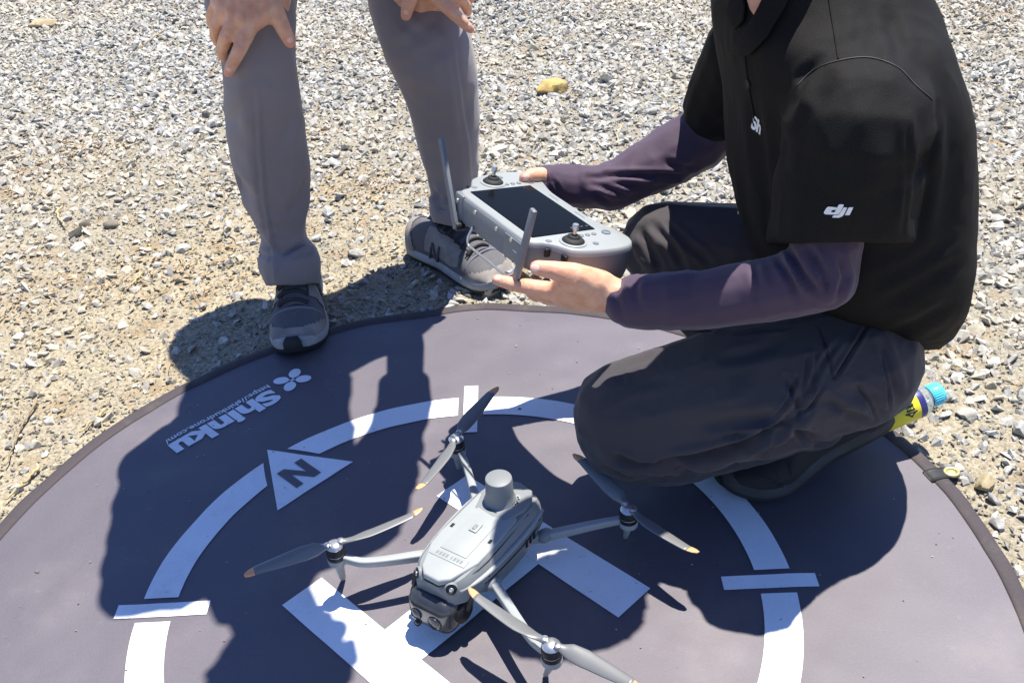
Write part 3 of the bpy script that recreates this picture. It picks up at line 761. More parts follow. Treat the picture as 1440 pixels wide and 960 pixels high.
# panel gaps cut round the shell and over the nose
def gap_line(pts, nm='panel_gap', r=.0007):
    MB().add(*tube_vf(smooth_path(pts, 20), r, 6)).build(nm, M['blackp'], drone)
gap_line([(-.036, -.0405, .0888), (.02, -.0415, .0892), (.070, -.0405, .0892), (.106, -.0275, .0880), (.1185, -.012, .0865), (.1195, .006, .0865), (.108, .0225, .0880), (.072, .0355, .0892), (.02, .0365, .0892), (-.034, .0350, .0888)])
gap_line([(-.0315, -.034, .0935), (-.0315, 0, .0945), (-.0315, .030, .0935)])
for sgn in (-1, 1):
    gap_line([(-.066, -.003+sgn*.0385, .0625), (-.03, -.003+sgn*.0480, .0660), (.04, -.003+sgn*.0478, .0665), (.074, -.003+sgn*.0440, .0670)], r=.0006)
    MB().add(*lathe_vf([(.0018, -.0006), (.0018, .0005), (.0010, .0007)], 10, (-.045, -.003+sgn*.0458, .074), (0, sgn, .2))).build('flank_screw', M['blackp'], drone)
    MB().add(*lathe_vf([(.0016, -.0006), (.0016, .0005), (.0009, .0007)], 10, (.066, -.003+sgn*.0448, .075), (0, sgn, .2))).build('flank_screw', M['blackp'], drone)
# positioning module on the tail: base plate, squat cylinder, mesh vent
plate = [(-.004, -.026), (.002, .004), (-.004, .022), (-.030, .031), (-.052, .029), (-.066, .021), (-.071, 0), (-.068, -.022), (-.054, -.031), (-.028, -.033)]
V, F = prism_vf(plate, .089, .0975, .003, 2); MB().add(V, F).build('module_base', M['dgrey2'], drone, angle=40)
mc = dl(701, 672, .132)
r_ = .0170
mod = MB().add(*lathe_vf([(.0232, .095), (.0205, .0985), (.0186, .103), (.0178, .110), (.0172, .1300), (.0166, .1320), (.0152, .1328)], 40, (mc[0], mc[1], 0))).build('positioning_module', M['dgrey2'], drone, angle=40)
V, F = rbox_vf((.020, .013, .0016), .002, 2); a = d(20); Rm = np.array([[math.cos(a), -math.sin(a), 0], [math.sin(a), math.cos(a), 0], [0, 0, 1]])
vc = dl(723, 704, .098); vent = MB().add(V @ Rm.T + np.array([vc[0], vc[1], .0978]), F).build('module_vent', M['dgrey'], drone)
for i in range(5):
    for j in range(3):
        p = Rm @ np.array([-.0068 + i*.0034, -.0036 + j*.0036 + (.0012 if i % 2 else -.0004), 0]) + np.array([vc[0], vc[1], .0984])
        MB().add(*lathe_vf([(.00155, -.0004), (.0015, .0006)], 6, p)).build('vent_hole', M['blackp'], vent)
pb = dl(720, 682, .098); MB().add(*lathe_vf([(.0016, 0), (.0014, .001)], 10, (pb[0], pb[1], .0973))).build('module_pip', M['blackp'], drone)
# gimbal camera under the nose
gb = empty('gimbal_camera'); gb.parent = drone
cx, cv, cz = .1080, -.0045, .0435
V, F = rbox_vf((.052, .066, .050), .016, 5, (cx+.001, cv, cz-.002)); MB().add(V, F).build('camera_housing', M['smoke'], gb, angle=25)
V, F = rbox_vf((.030, .052, .014), .004, 2, (.098, cv, .0655)); MB().add(V, F).build('gimbal_mount', M['blackp'], gb, angle=25)
for k, (dv, dz, r) in enumerate(((.013, .001, .0100), (-.014, .003, .0080), (-.014, -.013, .0045))):
    e = MB().add(*lathe_vf([(r, -.004), (r, .004), (r*.86, .0055), (r*.80, .0045)], 26, (cx+.0242, cv+dv, cz+dz-.005), (1, 0, -.05))).build('lens_ring', M['smoke'], gb, angle=40)
    MB().add(*lathe_vf([(r*.80, .002), (r*.7, .0046), (r*.3, .0056)], 22, (cx+.0242, cv+dv, cz+dz-.005), (1, 0, -.05))).build('lens_front', M['glass'], e, angle=50)
for s_ in (-1, 1):
    V, F = lathe_vf([(.0150, -.002), (.0150, .003), (.0125, .005), (.006, .005)], 24, (cx-.004, cv+s_*.0330, cz-.001), (0, s_, 0)); MB().add(V, F).build('gimbal_axis', M['blackp'], gb, angle=40)
    V, F = tube_vf(smooth_path([(cx-.004, cv+s_*.0375, cz+.004), (cx-.012, cv+s_*.0375, cz+.018), (cx-.022, cv+s_*.026, cz+.026)], 10), [(.0035, .007)]*10, 8); MB().add(V, F).build('gimbal_arm', M['blackp'], gb)
for k in range(5):
    V, F = rbox_vf((.0022, .020, .0012), .0005, 1, (cx-.010 + k*.0048, cv+.012, cz+.0235)); MB().add(V, F).build('cooling_fin', M['blackp'], gb, angle=25)
# arms, motors, legs, propellers
def boxtube(pts, rr, n=20):
    fr = frames(pts); th = np.linspace(0, 2*math.pi, n, endpoint=False); sq = lambda v: np.sign(v)*np.abs(v)**.42
    return loft_vf([pts[k] + sq(np.cos(th))[:, None]*a*rr[k][0] + sq(np.sin(th))[:, None]*b*rr[k][1] for k, (t, a, b) in enumerate(fr)])

W_ = {'front_left': (775, 905, .088), 'front_right': (470, 765, .088), 'rear_left': (884, 714, .075), 'rear_right': (641, 615, .075)}
TIPS = {'front_left': ((655, 832), (905, 968)), 'front_right': ((345, 806), (596, 720)), 'rear_left': (( 806, 634), (978, 782)), 'rear_right': ((697, 545), (590, 693))}
LEGF = {'front_left': (768, 950), 'front_right': (483, 815), 'rear_left': (880, 757), 'rear_right': (646, 660)}
for nm, (px, py, zm) in W_.items():
    c = dl(px, py, zm); sg = 1 if c[1] > 0 else -1; front = 'front' in nm
    if front: path = [(.052, sg*.030-.003, .056), (.060, sg*.046-.003, .057), (c[0]-.012, c[1]-sg*.035, .064), (c[0]-.002, c[1]-sg*.006, .067)]
    else: path = [(-.034, sg*.034-.003, .044), (-.048, sg*.052-.003, .046), (c[0]+.020, c[1]-sg*.030, .050), (c[0], c[1]-sg*.004, .054)]
    pts = smooth_path(path, 22); rr = [(.0066-.0018*t, .0064-.0018*t) for t in np.linspace(0, 1, 22)]
    arm = MB().add(*boxtube(pts, rr)).build('arm', M['dgrey'], drone, angle=35)
    j0 = np.array(path[1]); MB().add(*sph_vf(j0 + [0, 0, .001], (.0125, .0095, .0085))).build('arm_hinge', M['dgrey2'], arm)
    zt = zm - .004; zb = zm - .026
    MB().add(*lathe_vf([(.0080, zb-.006), (.0118, zb-.003), (.0122, zb+.003), (.0112, zb+.006)], 28, (c[0], c[1], 0))).build('motor_mount', M['dgrey'], arm, angle=40)
    mo = MB().add(*lathe_vf([(.0112, zb+.004), (.0116, zb+.005), (.0116, zb+.010), (.0108, zb+.0105), (.0108, zb+.0120), (.0117, zb+.0124), (.0117, zt-.002), (.0105, zt)], 30, (c[0], c[1], 0))).build('motor', M['blackp'], arm, angle=40)
    MB().add(*lathe_vf([(.01085, zb+.0107), (.01125, zb+.0112), (.01085, zb+.0118)], 30, (c[0], c[1], 0))).build('motor_band', M['silver'], mo)
    lf = dl(*LEGF[nm], .0); lz = zb - .002
    lp = smooth_path([(c[0], c[1], lz), (c[0]*.5+lf[0]*.5, c[1]*.5+lf[1]*.5, lz*.5), (lf[0], lf[1], .0035)], 10)
    MB().add(*tube_vf(lp, [(.0085-.0042*t, .0052-.0022*t) for t in np.linspace(0, 1, 10)], 12, up=(1, 0, 0))).build('landing_leg', M['dgrey'], arm)
    pr_ = empty('propeller'); pr_.parent = drone
    MB().add(*lathe_vf([(.0105, zt+.0004), (.0108, zt+.002), (.0095, zt+.0040), (.0050, zt+.0062), (.003, zt+.0066)], 26, (c[0], c[1], 0))).build('hub', M['silver'], pr_, angle=40)
    for k, (tx, ty) in enumerate(TIPS[nm]):
        zt2 = zm + (.004 if front else .003)
        tip = dl(tx, ty, zt2); dirv = np.array([tip[0]-c[0], tip[1]-c[1], 0]); Lr = np.linalg.norm(dirv); dirv /= Lr; Lr = min(max(Lr, .112), .121); side_ = np.cross([0, 0, 1], dirv)
        # each propeller turns one way: its leading edge is on the same hand for both blades
        hand = 1 if nm in ('front_left', 'rear_right') else -1
        def blade_rings(t0, t1, n):
            out = []
            for t in np.linspace(t0, t1, n):
                r = Lr*(.05 + .95*t)
                ch = np.interp(t, [0, .06, .16, .32, .6, .86, .95, 1], [.0050, .0048, .0090, .0106, .0088, .0064, .0050, .0022])
                sw = np.interp(t, [0, .15, .4, .85, 1], [0, .0022, .0020, -.0010, -.0050])*hand
                pitch = hand*math.radians(np.interp(t, [0, .15, .3, 1], [4, 26, 19, 8])); thk = np.interp(t, [0, .1, 1], [.0040, .0017, .0008])
                a = np.linspace(0, 2*math.pi, 14, endpoint=False); x = np.cos(a)*ch; y = np.sin(a)*thk + .0012*(1-(x/ch)**2)*.8
                z = y*math.cos(pitch) + x*math.sin(pitch); x2 = x*math.cos(pitch) - y*math.sin(pitch)
                out.append(np.array([c[0], c[1], zm + .0005 + .0055*t**2]) + dirv*r + side_*(x2[:, None] + sw) + np.array([0, 0, 1])*z[:, None])
            return out
        b = MB().add(*loft_vf(blade_rings(0, .885, 28))).build('blade', M['blade'], pr_)
        MB().add(*loft_vf(blade_rings(.885, 1.0, 8))).build('blade_tip', M['bladetip'], b)
        p = np.array([c[0], c[1], zm+.001]) + dirv*.0085
        MB().add(*lathe_vf([(.0042, -.0018), (.0042, .0030), (.0030, .0038)], 14, p)).build('blade_root', M['silver'], b, angle=40)

# ------------------------------------------------------------------ remote controller, held in both hands
CR = np.array([[0.4951, 0.8501, 0.1794], [-0.8685, 0.4897, 0.0767], [-0.0226, -0.1938, 0.9808]]); CO = np.array([.0357, 1.1992, .3834])
m4 = Matrix.Identity(4)
for i in range(3):
    for j in range(3): m4[i][j] = CR[i, j]
    m4[i][3] = CO[i]
ctl = empty('remote_controller', M=m4)
tag(ctl, 'pale grey drone controller with dark screen and two antennas held by the kneeling person', 'controller')
def outline(k=0.0):
    h = [(.0, -.0615), (.060, -.0615), (.086, -.0580), (.093, -.040), (.104, -.030), (.122, -.018), (.131, .010), (.1335, .045), (.128, .068), (.112, .079), (.086, .076), (.050, .0665), (0, .0655)]
    h = [(u - k*np.sign(u), v) for u, v in h]
    t = np.concatenate([[0], np.cumsum(np.hypot(*np.diff(np.array(h), axis=0).T))]); q = catmull(t, np.array(h), np.linspace(0, t[-1], 40))
    left = q[1:-1][::-1] * np.array([-1, 1]); return np.concatenate([q, left])
O = outline()
def ctl_ring(sc, z, grip=0.0, dn=0.0):
    cen = np.array([0, .004]); q = (O - cen)*np.asarray(sc) + cen
    w = np.clip((np.abs(O[:, 0]) - .080)/.03, 0, 1)      # the grips at both ends hang lower
    return np.concatenate([q, (z - dn*w)[:, None]], 1)
rings = [ctl_ring((.93, .90), -.038, dn=.012), ctl_ring((.970, .965), -.034, dn=.014), ctl_ring((.990, .990), -.024, dn=.010), ctl_ring((.999, .999), -.013, dn=.006), ctl_ring((1, 1), -.0065, dn=.002)]
MB().add(*loft_vf(rings, True, False)).build('rear_shell', M['cgrey2'], ctl)
rings = [ctl_ring((1, 1), -.0065, dn=.002), ctl_ring((.998, .998), -.0035, dn=.001), ctl_ring((.990, .985), -.0010), ctl_ring((.975, .965), .0002)]
MB().add(*loft_vf(rings, False, True)).build('front_bezel', M['cgrey'], ctl)
V, F = rbox_vf((.1525, .0955, .0016), .0005, 1, (0, 0, .0006)); sc_ = MB().add(V, F).build('screen', M['screen'], ctl, angle=25)
# antenna-side block with screws
V, F = rbox_vf((.150, .012, .034), .003, 2, (0.004, -.0570, -.0205)); blk = MB().add(V, F).build('edge_block', M['cgrey2'], ctl, angle=25)
V, F = rbox_vf((.040, .0015, .028), .0006, 1, (.060, -.0636, -.0195)); pc = MB().add(V, F).build('port_cover', M['dgrey2'], blk, angle=25)
V, F = rbox_vf((.009, .0008, .0013), .0003, 1, (.067, -.0645, -.020)); MB().add(V, F).build('port_mark', M['whitep'], blk, angle=25)
for u, n in ((-.034, -.0094), (.0192, -.0100), (.0560, -.0090)):
    MB().add(*lathe_vf([(.0030, 0), (.0030, .0012), (.0016, .0014)], 14, (u, -.0632 - (.001 if u > .05 else 0), n), (0, -1, 0))).build('screw', M['silver'], blk, angle=40)
V, F = rbox_vf((.022, .014, .040), .004, 2, (-.077, -.058, -.020)); hs = MB().add(V, F).build('hinge_block', M['cgrey2'], ctl, angle=25)
for k in range(2):
    MB().add(*lathe_vf([(.0032, 0), (.0030, .0014)], 12, (-.077, -.0655, -.010 - k*.018), (0, -1, 0))).build('screw', M['silver'], hs, angle=40)
# antennas
for (b0, t0) in (((.0850, -.070, -.050), (.1035, -.0715, .0510)), ((-.0655, -.070, -.046), (-.1300, -.0690, .0585))):
    b0 = np.array(b0); t0 = np.array(t0); ax = (t0 - b0); L_ = np.linalg.norm(ax); ax /= L_
    w = np.array([0, 0, 1.0]); sd = np.cross(ax, [0, 1, 0]); sd /= np.linalg.norm(sd); nr = np.cross(sd, ax)
    Mx = np.array([[*v] for v in (sd, nr, ax)]).T
    V, F = rbox_vf((.0100, .0058, L_), .0016, 2); ant = MB().add(V @ Mx.T + (b0+t0)/2, F).build('antenna', M['cgrey2'], ctl, angle=40)
    MB().add(*lathe_vf([(.0055, -.006), (.006, -.004), (.006, .006), (.0055, .007)], 18, b0 + np.array([0, .004, .004]), (0, 1, 0))).build('antenna_hinge', M['blackp'], ant, angle=40)
# joysticks
for s_, (u, v) in ((1, (.1015, -.0040)), (-1, (-.0985, .0010))):
    MB().add(*lathe_vf([(.0180, -.004), (.0176, .0012), (.0160, .0020)], 32, (u, v, 0))).build('stick_dish', M['cgrey'], ctl, angle=40)
    st = MB().add(*lathe_vf([(.0145, .0015), (.0142, .0030), (.0115, .0055), (.0085, .0065), (.0078, .0090), (.0050, .0105)], 28, (u, v, 0))).build('joystick', M['rubber'], ctl, angle=50)
    MB().add(*lathe_vf([(.0026, .009), (.0024, .016), (.0040, .0168), (.0043, .0225), (.0034, .0240), (.0015, .0236)], 18, (u, v, 0))).build('stick_post', M['silver'], st, angle=40)
for s_ in (1, -1):
    for k in range(3): MB().add(*lathe_vf([(.0034, 0), (.0032, .0010), (.0026, .0014)], 14, (s_*.0888, .0175 + k*.0098, .0002))).build('function_button', M['cgrey2'], ctl, angle=40)
    MB().add(*lathe_vf([(.0062, 0), (.0060, .0012), (.0050, .0014), (.0047, .0006)], 20, (s_*.0890, .0560, .0002))).build('round_button', M['cgrey2'], ctl, angle=40)
    MB().add(*lathe_vf([(.0040, 0), (.0036, .0014)], 16, (s_*.1137, .0220, -.0001))).build('small_button', M['cgrey2'], ctl, angle=40)
    MB().add(*lathe_vf([(.0045, 0), (.0042, .0010)], 16, (s_*.0905, -.0330, -.0003))).build('power_button', M['cgrey2'], ctl, angle=40)
    V, F = rbox_vf((.004, .0075, .011), .0012, 2, (s_*.0985, -.0385, -.011)); MB().add(V, F).build('dial_wheel', M['blackp'], ctl, angle=25)
    V, F = rbox_vf((.010, .004, .0085), .0012, 2, (s_*.1160, -.0250, -.0125)); MB().add(V, F).build('shutter_button', M['blackp'], ctl, angle=25)
for k in range(4):
    V, F = rbox_vf((.0012, .0030, .0003), 0, 1, (.066 , .018 + k*.008, .00155)); MB().add(V, F).build('screen_icon', M['cgrey2'], sc_, angle=25)
for u0, w in ((-.030, .022), (.030, .022)):
    V, F = rbox_vf((w, .0012, .0003), 0, 1, (u0, .0565, .0004)); MB().add(V, F).build('bezel_mark', M['cgrey2'], ctl, angle=25)
wire = smooth_path([(-.0345, -.0640, -.030), (-.0340, -.070, -.044), (-.0310, -.0705, -.0535), (-.022, -.0705, -.0540), (.020, -.0705, -.0535), (.0640, -.0705, -.0525), (.0720, -.066, -.046), (.0730, -.062, -.036)], 40)
MB().add(*tube_vf(wire, .0017, 8)).build('wire_bail', M['silver'], ctl)

# ------------------------------------------------------------------ people: helpers
def ball(px, py, y, rpx, sq=(1, 1, 1)):
    """a ball of cloth or flesh seen rpx photo pixels in radius, standing at distance y"""
    p = P(px, py, y); r = rpx*depth(p)/F_PX
    return (p, np.array(sq)*r)
def hand_balls(mb, wrist, mcps, fingers, thumb, rw=.024, rm=.0125):
    """palm from the wrist to four knuckles, then fingers and thumb as chains of (point, radius)"""
    m = [np.asarray(a) for a in mcps]
    w = (np.asarray(wrist[0]), wrist[1])
    for a, b in zip(m[:-1], m[1:]): mb.add(*hull_vf([w, (a, rm), (b, rm)]))
    for f in fingers: chain(mb, f)
    chain(mb, thumb)
    mb.add(*hull_vf([w, (m[0], rm), thumb[0], thumb[1]]))
def head_balls(mb, c, fwd, up, k=1.0):
    """a head with jaw, nose, ears, brow"""
    f = np.asarray(fwd, float); f /= np.linalg.norm(f); u = np.asarray(up, float); u -= f*(u@f); u /= np.linalg.norm(u); s = np.cross(u, f)
    Rm = np.stack([f, s, u], 1)
    q = lambda a, b, cc: np.asarray(c) + k*(f*a + s*b + u*cc)
    mb.add(*hull_vf([(q(-.010, 0, .030), np.array([.092, .074, .082])*k, Rm), (q(.010, 0, -.02), np.array([.074, .064, .07])*k, Rm)]))
    mb.add(*hull_vf([(q(.030, 0, -.055), np.array([.045, .052, .04])*k, Rm), (q(.062, 0, -.098), np.array([.020, .024, .016])*k, Rm), (q(.0, .045, -.06), .018*k), (q(.0, -.045, -.06), .018*k)]))
    mb.add(*hull_vf([(q(.086, 0, .012), .008*k), (q(.104, 0, -.026), .0115*k), (q(.090, .013, -.030), .007*k), (q(.090, -.013, -.030), .007*k)]))
    mb.add(*hull_vf([(q(.074, .036, .024), .010*k), (q(.080, .010, .024), .010*k)])); mb.add(*hull_vf([(q(.074, -.036, .024), .010*k), (q(.080, -.010, .024), .010*k)]))
    mb.add(*hull_vf([(q(.076, .018, -.058), .009*k), (q(.084, 0, -.056), .010*k), (q(.076, -.018, -.058), .009*k)]))
    mb.add(*hull_vf([(q(.076, .014, -.070), .008*k), (q(.080, 0, -.070), .010*k), (q(.076, -.014, -.070), .008*k)]))
    for sg in (-1, 1):
        mb.add(*hull_vf([(q(-.012, sg*.074, .020), .010*k), (q(-.016, sg*.082, .014), .012*k), (q(-.004, sg*.072, -.030), .007*k)]))
    return q, Rm
def head_extras(q, Rm, root, org, k=1.0, cap=False):
    f, s, u = Rm.T
    for sg in (-1, 1):
        e = MB().add(*sph_vf(q(.0655, sg*.031, .006), .0120*k)).build('eye', M['eye'], root, origin=org)
        MB().add(*sph_vf(q(.0742, sg*.031, .004), .0048*k)).build('iris', M['iris'], e, origin=org)
        b = MB().add(*tube_vf(smooth_path([q(.080, sg*.014, .030), q(.082, sg*.032, .036), q(.070, sg*.050, .030)], 8), [(.003, .004)]*8, 6)); b.build('eyebrow', M['hair'], root, origin=org)
    MB().add(*hull_vf([(q(.085, .016, -.0635), .0055*k), (q(.0925, 0, -.062), .0065*k), (q(.085, -.016, -.0635), .0055*k)])).build('lips', M['lip'], root, origin=org)
    mb = MB()
    mb.add(*hull_vf([(q(-.020, 0, .044), np.array([.094, .082, .080])*k, Rm), (q(-.050, 0, -.010), np.array([.055, .070, .055])*k, Rm)]))
    for sg in (-1, 1): mb.add(*hull_vf([(q(.0, sg*.072, .03), .014*k), (q(.004, sg*.070, -.005), .009*k)]))
    me = remesh(mb, .006, 3); rumple(me, [((60, 60, 60), .004, True, 70), ((140, 140, 140), .002, True, 71)])
    # the face stays free of hair
    V = get_v(me); c0 = q(0, 0, 0); rel = V - c0; a = rel @ f; h = rel @ u
    m = (a > .055*k) & (h < .065*k); V[m] -= np.outer(a[m] - .055*k, f); set_v(me, V - org)
    finish('hair', me, M['hair'], root)

def shoe(root, toe, heel, mats, org, z0=0.0, tilt=0.0, bend=0.0, length=.272, emblem=True, laces=True):
    """a trainer: outsole, midsole, mesh upper, suede overlays, tongue and laces; toe and heel are ground points"""
    toe = np.array([toe[0], toe[1], z0]); heel = np.array([heel[0], heel[1], z0]); ax = toe - heel; ax[2] = 0; L_ = length; ax /= np.linalg.norm(ax)
    lat = np.cross([0, 0, 1], ax)
    heel = toe - ax*L_
    def W(s, y, z):
        s = np.asarray(s, float); y = np.asarray(y, float); z = np.asarray(z, float)
        x = s*L_
        pv = .70*L_                                             # the ball of the foot: behind it the heel lifts
        dx = np.minimum(x - pv, 0); ca, sa = math.cos(tilt), math.sin(tilt)
        lift = np.where(dx < 0, -dx*sa, 0); xx = np.where(dx < 0, pv + dx*ca - z*sa*np.clip(-dx/.05, 0, 1)*-1, x)
        zz = lift + z*np.where(dx < 0, ca, 1)
        zz = zz + .010*np.clip((s - .80)/.2, 0, 1)**2
        return heel + np.outer(xx, ax) + np.outer(y, lat) + np.outer(zz, [0, 0, 1])
    ss = [0, .03, .10, .25, .42, .58, .72, .84, .93, .98, 1.0]
    wl = [.012, .026, .036, .037, .036, .044, .0495, .0475, .037, .024, .010]       # half-widths of the sole
    of = [0, 0, 0, 0, .001, .003, .004, .003, 0, -.002, -.003]
    q = np.linspace(0, 1, 40); hw = catmull(ss, wl, q); off = catmull(ss, of, q)
    hw[0] = .010
    outl_s = np.concatenate([q, q[::-1]]); outl_y = np.concatenate([hw + off, (-hw + off)[::-1]])
    def ring(k, z): return W(outl_s, (outl_y - np.concatenate([off, off[::-1]]))*k + np.concatenate([off, off[::-1]]), np.full(80, z))
    base = empty('shoe'); base.parent = root
    MB().add(*loft_vf([ring(.95, .0), ring(1.0, .002), ring(1.0, .008)])).build('outsole', mats['outsole'], base, origin=org, angle=45)
    MB().add(*loft_vf([ring(.985, .006), ring(1.03, .011), ring(1.04, .017), ring(1.01, .0235), ring(.95, .026)])).build('midsole', mats['sole'], base, origin=org, angle=60)
    hs = catmull([0, .05, .18, .32, .45, .58, .70, .82, .92, 1.0], [.062, .070, .078, .086, .086, .078, .066, .052, .039, .012], q)
    NA = 36; al = np.linspace(0, math.pi, NA)
    def upper(s0, s1, a0, a1, d_, n=24, na=NA, edge=None):
        Q = np.linspace(s0, s1, n); A = np.linspace(a0, a1, na); V = []
        for s_ in Q:
            w = np.interp(s_, q, hw)*.975; h = np.interp(s_, q, hs); o_ = np.interp(s_, q, off)
            p = .80
            y = np.sign(np.cos(A))*np.abs(np.cos(A))**p*(w + d_)*(1 - .20*np.sin(A)**3*np.interp(s_, [0, .3, .6, 1], [1, 1.2, .3, 0])); z = .020 + np.abs(np.sin(A))**.78*(h - .020 + d_)
            sx = s_ - .004*np.sin(A)*0 + np.full(na, 0.0)
            V.append(W(np.full(na, s_), y + o_, z))
        return V
    rings = upper(.008, .995, 0, math.pi, 0, 44)
    V, F = loft_vf(rings, True, True, closed=False)
    up_ = MB().add(V, [f for f in F if len(f) == 4 or True]).build('upper', mats['mesh'], base, origin=org)
    def shell(nm, s0, s1, a0, a1, d_, mat, parent=None, cut=None):
        V = np.concatenate(upper(s0, s1, a0, a1, d_, 26, 22)); n = 22; Fc = grid(n, 26)
        if cut is not None:
            Q = np.repeat(np.linspace(s0, s1, 26), 22); A = np.tile(np.linspace(a0, a1, 22), 26)
            keep = cut(Q, A); Fc = [f for f in Fc if all(keep[i] for i in f)]
        return MB().add(V, Fc).build(nm, mat, parent or up_, origin=org)
    shell('toe_cap', .70, .992, 0, math.pi, .0016, mats['suede'], cut=lambda s, a: s > .845 + .07*np.clip(np.sin(a)-.55, 0, 1)*2*np.exp(-((a-1.57)/.9)**2) - .14*np.clip(1 - np.sin(a)*1.35, 0, 1))
    for sg in (0, 1):
        f = (lambda a: a) if sg == 0 else (lambda a: math.pi - a)
        shell('side_panel', .30, .72, f(.10), f(1.16), .0016, mats['suede'], cut=lambda s, a: (s < .70 - .02*np.sin(a)) & (np.minimum(a, math.pi - a) < 1.16) & (np.minimum(a, math.pi-a) > .12 + np.clip((s-.62)*5, 0, 1)*.4))
    shell('heel_panel', .006, .24, 0, math.pi, .0018, mats['suede'], cut=lambda s, a: (s < .10 + .10*(1 - np.sin(a))))
    # tape edge behind the toe mesh
    pts = [W([.755 + .010*math.sin(a)], [np.interp(.76, q, hw)*.93*math.cos(a)+np.interp(.76, q, off)], [.020 + abs(math.sin(a))**.78*(np.interp(.762, q, hs) - .0185)])[0] for a in np.linspace(.35, math.pi-.35, 24)]
    MB().add(*tube_vf(np.array(pts), [(.0035, .0016)]*24, 6)).build('edge_tape', mats['edge'], up_, origin=org)
    # toe bumper: rubber wrapped up over the tip
    ys = np.linspace(-.0165, .0165, 15); sa = []
    qq = np.linspace(.80, 1, 60); hh = np.interp(qq, q, hw)
    for y_ in ys: sa.append(qq[np.argmin(np.abs(hh - max(abs(y_), .0105)))])
    sa = np.array(sa) ; sa = np.convolve(np.pad(sa, 2, 'edge'), np.ones(5)/5, 'valid'); o_ = np.interp(.98, q, off); B = []
    for z_, d_, wk in ((.003, .0030, 1.0), (.012, .0052, 1.0), (.022, .0048, .95), (.027, .0012, .80), (.031, -.0050, .60)): B.append(W(sa + d_/L_, ys*wk + o_, np.full(15, z_)))
    MB().add(np.concatenate(B), grid(15, 5)).build('toe_bumper', mats['outsole'], base, origin=org)
    # tongue and laces
    T = []
    for s_ in np.linspace(.75, .30, 14):
        h = np.interp(s_, q, hs); w = .021 + .004*(.66 - s_); A = np.linspace(-1, 1, 9)
        T.append(W(np.full(9, s_), A*w + np.interp(s_, q, off), h + .004 + (.75-s_)*.035 - .006*A**2))
    MB().add(np.concatenate(T), grid(9, 14)).build('tongue', mats['mesh'], base, origin=org)
    if laces:
        for k, s_ in enumerate(np.linspace(.735, .40, 7)):
            h = np.interp(s_, q, hs) + .0065 + (.75-s_)*.035; w = .026
            for e0, e1 in ((0, .018), (.018, 0)):
                pts = smooth_path(np.concatenate([W([s_ - e0], [w], [h - .008]), W([s_ - (e0*.75 + e1*.25)], [w*.6], [h - .0005]), W([s_ - (e0+e1)/2], [0], [h + .0022]), W([s_ - (e0*.25 + e1*.75)], [-w*.6], [h - .0005]), W([s_ - e1], [-w], [h - .008])]), 14)
                MB().add(*tube_vf(pts, [(.0034, .0016)]*14, 6)).build('lace', mats['lace'], base, origin=org)
        for sg in (-1, 1):
            b0 = W([.36], [0], [np.interp(.36, q, hs) + .026])[0]
            lp = smooth_path(np.array([b0, b0 + lat*sg*.018 + ax*.012 + [0, 0, .004], b0 + lat*sg*.032 + ax*.030 - [0, 0, .020], b0 + lat*sg*.020 + ax*.050 - [0, 0, .030]]), 14)
            MB().add(*tube_vf(lp, .0016, 6)).build('lace_end', mats['lace'], base, origin=org)
    if emblem:
        for sg in (-1, 1):
            e = MB()
            pts2 = [(.36, .025), (.385, .058), (.44, .025), (.465, .058)]
            for (sa, za), (sb, zb) in zip(pts2[:-1], pts2[1:]):
                path = []
                for t in np.linspace(0, 1, 6):
                    s_ = sa*(1-t)+sb*t; z = za*(1-t)+zb*t; h = np.interp(s_, q, hs); w = np.interp(s_, q, hw)*.975
                    sinA = np.clip((z-.020)/(h-.020), 0, 1)**(1/.78); A = math.asin(sinA); cosA = math.cos(A)
                    y = cosA**.8*(w+.0016)*(1 - .20*sinA**3*np.interp(s_, [0, .3, .6, 1], [1, 1.2, .3, 0]))
                    path.append(W([s_], [sg*(y + .0012) + np.interp(s_, q, off)], [z])[0])
                e.add(*tube_vf(np.array(path), .0028, 6))
            e.build('side_letter', mats['emblem'], up_, origin=org)
    return base
GREY_SHOE = dict(outsole=M['outsole'], sole=M['sole'], mesh=M['meshy'], suede=M['suede'], edge=M['shoeedge'], lace=M['lace'], emblem=M['emblem'])
BLACK_SHOE = dict(outsole=M['outsole'], sole=M['blacksole'], mesh=M['blacksh'], suede=M['blacksh'], edge=M['blacksh'], lace=M['lace'], emblem=M['emblem'])

